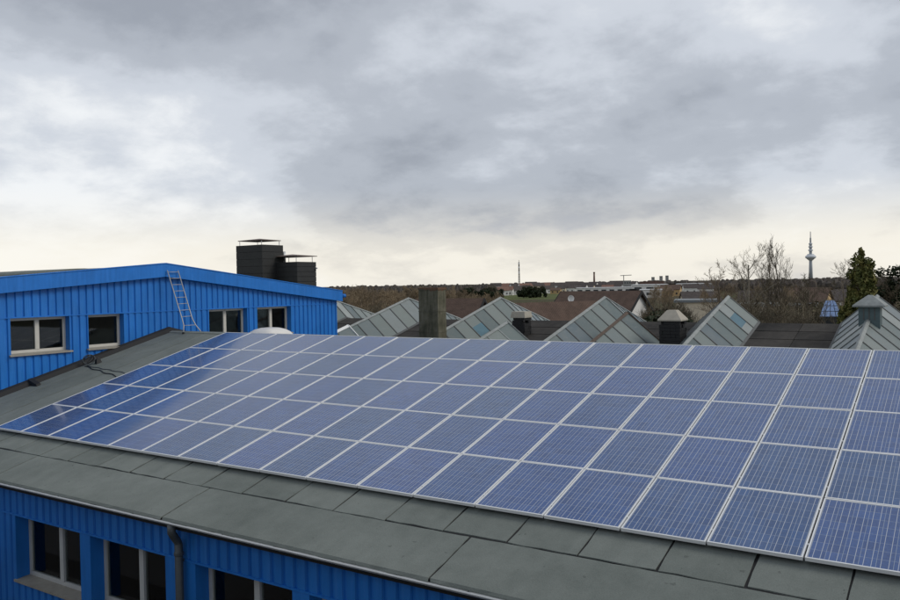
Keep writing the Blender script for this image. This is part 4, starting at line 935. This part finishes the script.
# ------------------------------------------------------------------ far town
rr = random.Random(12)
pal = [('tilesred', 'white', 'far white house with red roof in the town'), ('tilesdark', 'white', 'far white house with dark roof in the town'), ('tilesdark', 'beige', 'far beige house with dark roof in the town'), ('tiles', 'ochre', 'far ochre house with brown roof in the town')]
def town(x, d, ytop, L_, W_, kk, wins=True):
    h = tall(x, ytop, d); ro, wa, lb = pal[kk]
    house('town_house', lb, gpos(x, d), -az(x)+rr.uniform(-0.5, 0.5), L_, W_, h*0.62, h, ro, wa, over=0.5, wins=wins, group='far town houses ' + str(kk+1))
for x, d, y, kk in ((502, 640, 287, 0), (508, 650, 286.5, 0), (513, 660, 288, 1), (520, 700, 286, 1), (526, 720, 285.5, 2), (548, 720, 286, 1), (556, 690, 288, 3), (563, 760, 286, 2), (570, 760, 285, 1), (577, 780, 286, 1), (583, 800, 284.5, 1), (590, 820, 285, 2), (600, 830, 284.5, 1), (608, 820, 285, 0), (616, 840, 285, 1), (664, 500, 287, 3), (671, 520, 285, 3), (690, 600, 284, 1), (697, 620, 284.5, 2), (706, 560, 285, 1)):
    town(x, d, y, rr.uniform(8, 12), rr.uniform(7, 9), kk, wins=True)
for i in range(26):
    x = 498+i*5.2+rr.uniform(-2, 2); town(x, rr.uniform(950, 1300), 283.0-(x-498)*0.012+rr.uniform(-0.8, 1.2), rr.uniform(13, 22), rr.uniform(9, 12), rr.randrange(3), wins=False)
for x, d, y, kk in ((806, 210, 290, 3), (812, 240, 288, 3), (818, 230, 291, 1), (794, 260, 289, 1), (829, 250, 290, 2), (760, 230, 291, 1), (700, 240, 292, 2), (851, 260, 291, 1)):
    town(x, d, y, 10, 8, kk)
flat('long white industrial hall with windows at the far end of the field', 576, 632, 287.5, 690, 40, 'white', 'paleroof')
flat('very large white warehouse right of the brown tiled house', 632, 668, 284.5, 560, 60, 'white', 'paleroof')
flat('low white warehouse annex in front of the very large one', 636, 662, 289.5, 470, 30, 'white', 'paleroof')
flat('white flat-roofed hall behind the ochre town houses', 676, 712, 283.5, 640, 50, 'white', 'paleroof')
flat('grey tower block on the skyline above the tiled house', 624, 631, 280.5, 900, 18, 'grey', 'flatroof')
flat('long dark red roofed hall on the skyline', 640, 664, 281.2, 900, 30, 'brick', 'tilesred', band=False)
for x, y in ((653, 277), (661, 276), (667, 275.5)):
    flat('pale high-rise block on the horizon', x-1.6, x+1.6, y, 2300, 14, 'grey', 'flatroof', 'high_rise', 'high-rise blocks on the horizon')
# mast, stack, crane-like pole
def cyl(d, x, ybase, ytop): return gpos(x, d), tall(x, ytop, d)
p, h = cyl(1200, 519.5, 290, 260); t = thing('radio_mast', 'thin dark lattice radio mast on the horizon', 'mast', p)
k = MB(); n = 12
for a, b in ((-1, -1), (1, -1), (1, 1), (-1, 1)): k.tube([(a*1.0, b*1.0, 0), (a*0.45, b*0.45, h*0.93)], 0.24, 4)
for i in range(n):
    z0, z1 = h*0.93*i/n, h*0.93*(i+1)/n; w0, w1 = 1.0-0.55*i/n, 1.0-0.55*(i+1)/n
    for a, b, c, e in ((-1, -1, 1, -1), (1, -1, 1, 1), (1, 1, -1, 1), (-1, 1, -1, -1)): k.tube([(a*w0, b*w0, z0), (c*w1, e*w1, z1)], 0.14, 3)
k.obj('lattice', M['darkmetal'], t); MB().tube([(0, 0, h*0.92), (0, 0, h)], 0.25, 6).obj('aerial', M['darkmetal'], t)
for f_ in (0.55, 0.72, 0.86): MB().lathe([(0.9, h*f_), (1.15, h*f_+0.4), (1.15, h*f_+1.6), (0.9, h*f_+2)], 8).obj('antenna_drum', M['towerwhite'], t)
p, h = cyl(1100, 594.5, 288, 272); t = thing('factory_stack', 'dark brick factory stack on the skyline', 'chimney', p)
MB().lathe([(1.5, 0), (1.3, h*0.5), (1.05, h*0.93)], 14).obj('shaft', M['brick'], t, smooth=True); MB().lathe([(1.15, h*0.931), (1.3, h*0.95), (1.3, h)], 14).obj('crown_ring', M['brick'], t)
# broadcast tower
dT = 2000; p, h = cyl(dT, 811, 277, 231.5); t = thing('broadcast_tower', 'tall slender concrete broadcast tower with round cabin and aerial', 'tower', p)
def hz2(y): return tall(811, y, dT)
MB().lathe([(4.6, 0), (3.8, hz2(268)), (3.2, hz2(259.5))], 16).obj('shaft', M['tower'], t, smooth=True)
MB().lathe([(4, hz2(260.5)), (8, hz2(258.8)), (11.5, hz2(257.6)), (11.5, hz2(256.2)), (7.5, hz2(254.8)), (7, hz2(254.0))], 24).obj('cabin', M['towerwhite'], t)
MB().lathe([(3.2, hz2(254.6)), (3.0, hz2(244))], 12).obj('upper_shaft', M['tower'], t)
for y, r_ in ((251, 5.2), (247.5, 4.6), (244.5, 4.0)): MB().lathe([(r_*0.8, hz2(y)), (r_, hz2(y-0.4)), (r_, hz2(y-1.2)), (r_*0.8, hz2(y-1.5))], 16).obj('platform', M['towerwhite'], t)
MB().lathe([(2.0, hz2(244.1)), (1.7, hz2(238)), (1.0, hz2(237.5)), (0.8, h)], 10).obj('aerial', M['tower'], t)
p, h = cyl(900, 624, 288, 275); t = thing('crane', 'thin far crane with short jib on the skyline', 'crane', p)
MB().tube([(0, 0, 0), (0, 0, h)], 0.45, 4).obj('crane_mast', M['grey'], t); MB().tube([(-4, 0, h-0.6), (9, 0, h-0.2)], 0.35, 4).obj('jib', M['grey'], t)

# far winter woods on the skyline: one mass
rr = random.Random(14); fwm = MB()
def clump(x, d, ytop, w):
    p = gpos(x, d); h = tall(x, ytop, d); n = 7; o = len(fwm.v); prof = [(0.8, 0.0), (1.0, 0.45), (0.85, 0.72), (0.5, 0.92), (0.12, 1.0)]
    for r_, z in prof:
        for j in range(n):
            t = 2*math.pi*j/n; q_ = w*r_*rr.uniform(0.7, 1.2); fwm.v.append((p[0]+q_*math.cos(t), p[1]+q_*math.sin(t), GZ+h*min(1.0, z*rr.uniform(0.9, 1.08))))
    for i in range(len(prof)-1):
        for j in range(n): j2 = (j+1) % n; fwm.f.append((o+i*n+j, o+i*n+j2, o+(i+1)*n+j2, o+(i+1)*n+j))
def hor(x): return 284-(x-450)*0.0173
for i in range(900):
    x = rr.uniform(-250, 1150); d = rr.uniform(1350, 2100)
    clump(x, d, hor(x)+1.1+rr.uniform(-1.6, 1.0), rr.uniform(4, 9))
for i in range(420):
    x = rr.uniform(690, 960); d = rr.uniform(600, 1100); clump(x, d, hor(x)+3.0+rr.uniform(-1.8, 2.0), rr.uniform(2, 4.5))
for i in range(260):
    x = rr.uniform(330, 494); d = rr.uniform(500, 900); clump(x, d, hor(x)+2.0+rr.uniform(-1.6, 2.0), rr.uniform(1.6, 3.2))
tag(fwm.obj('far_woods', M['farwood']), 'far brown winter woods along the horizon', 'wood', kind='stuff')
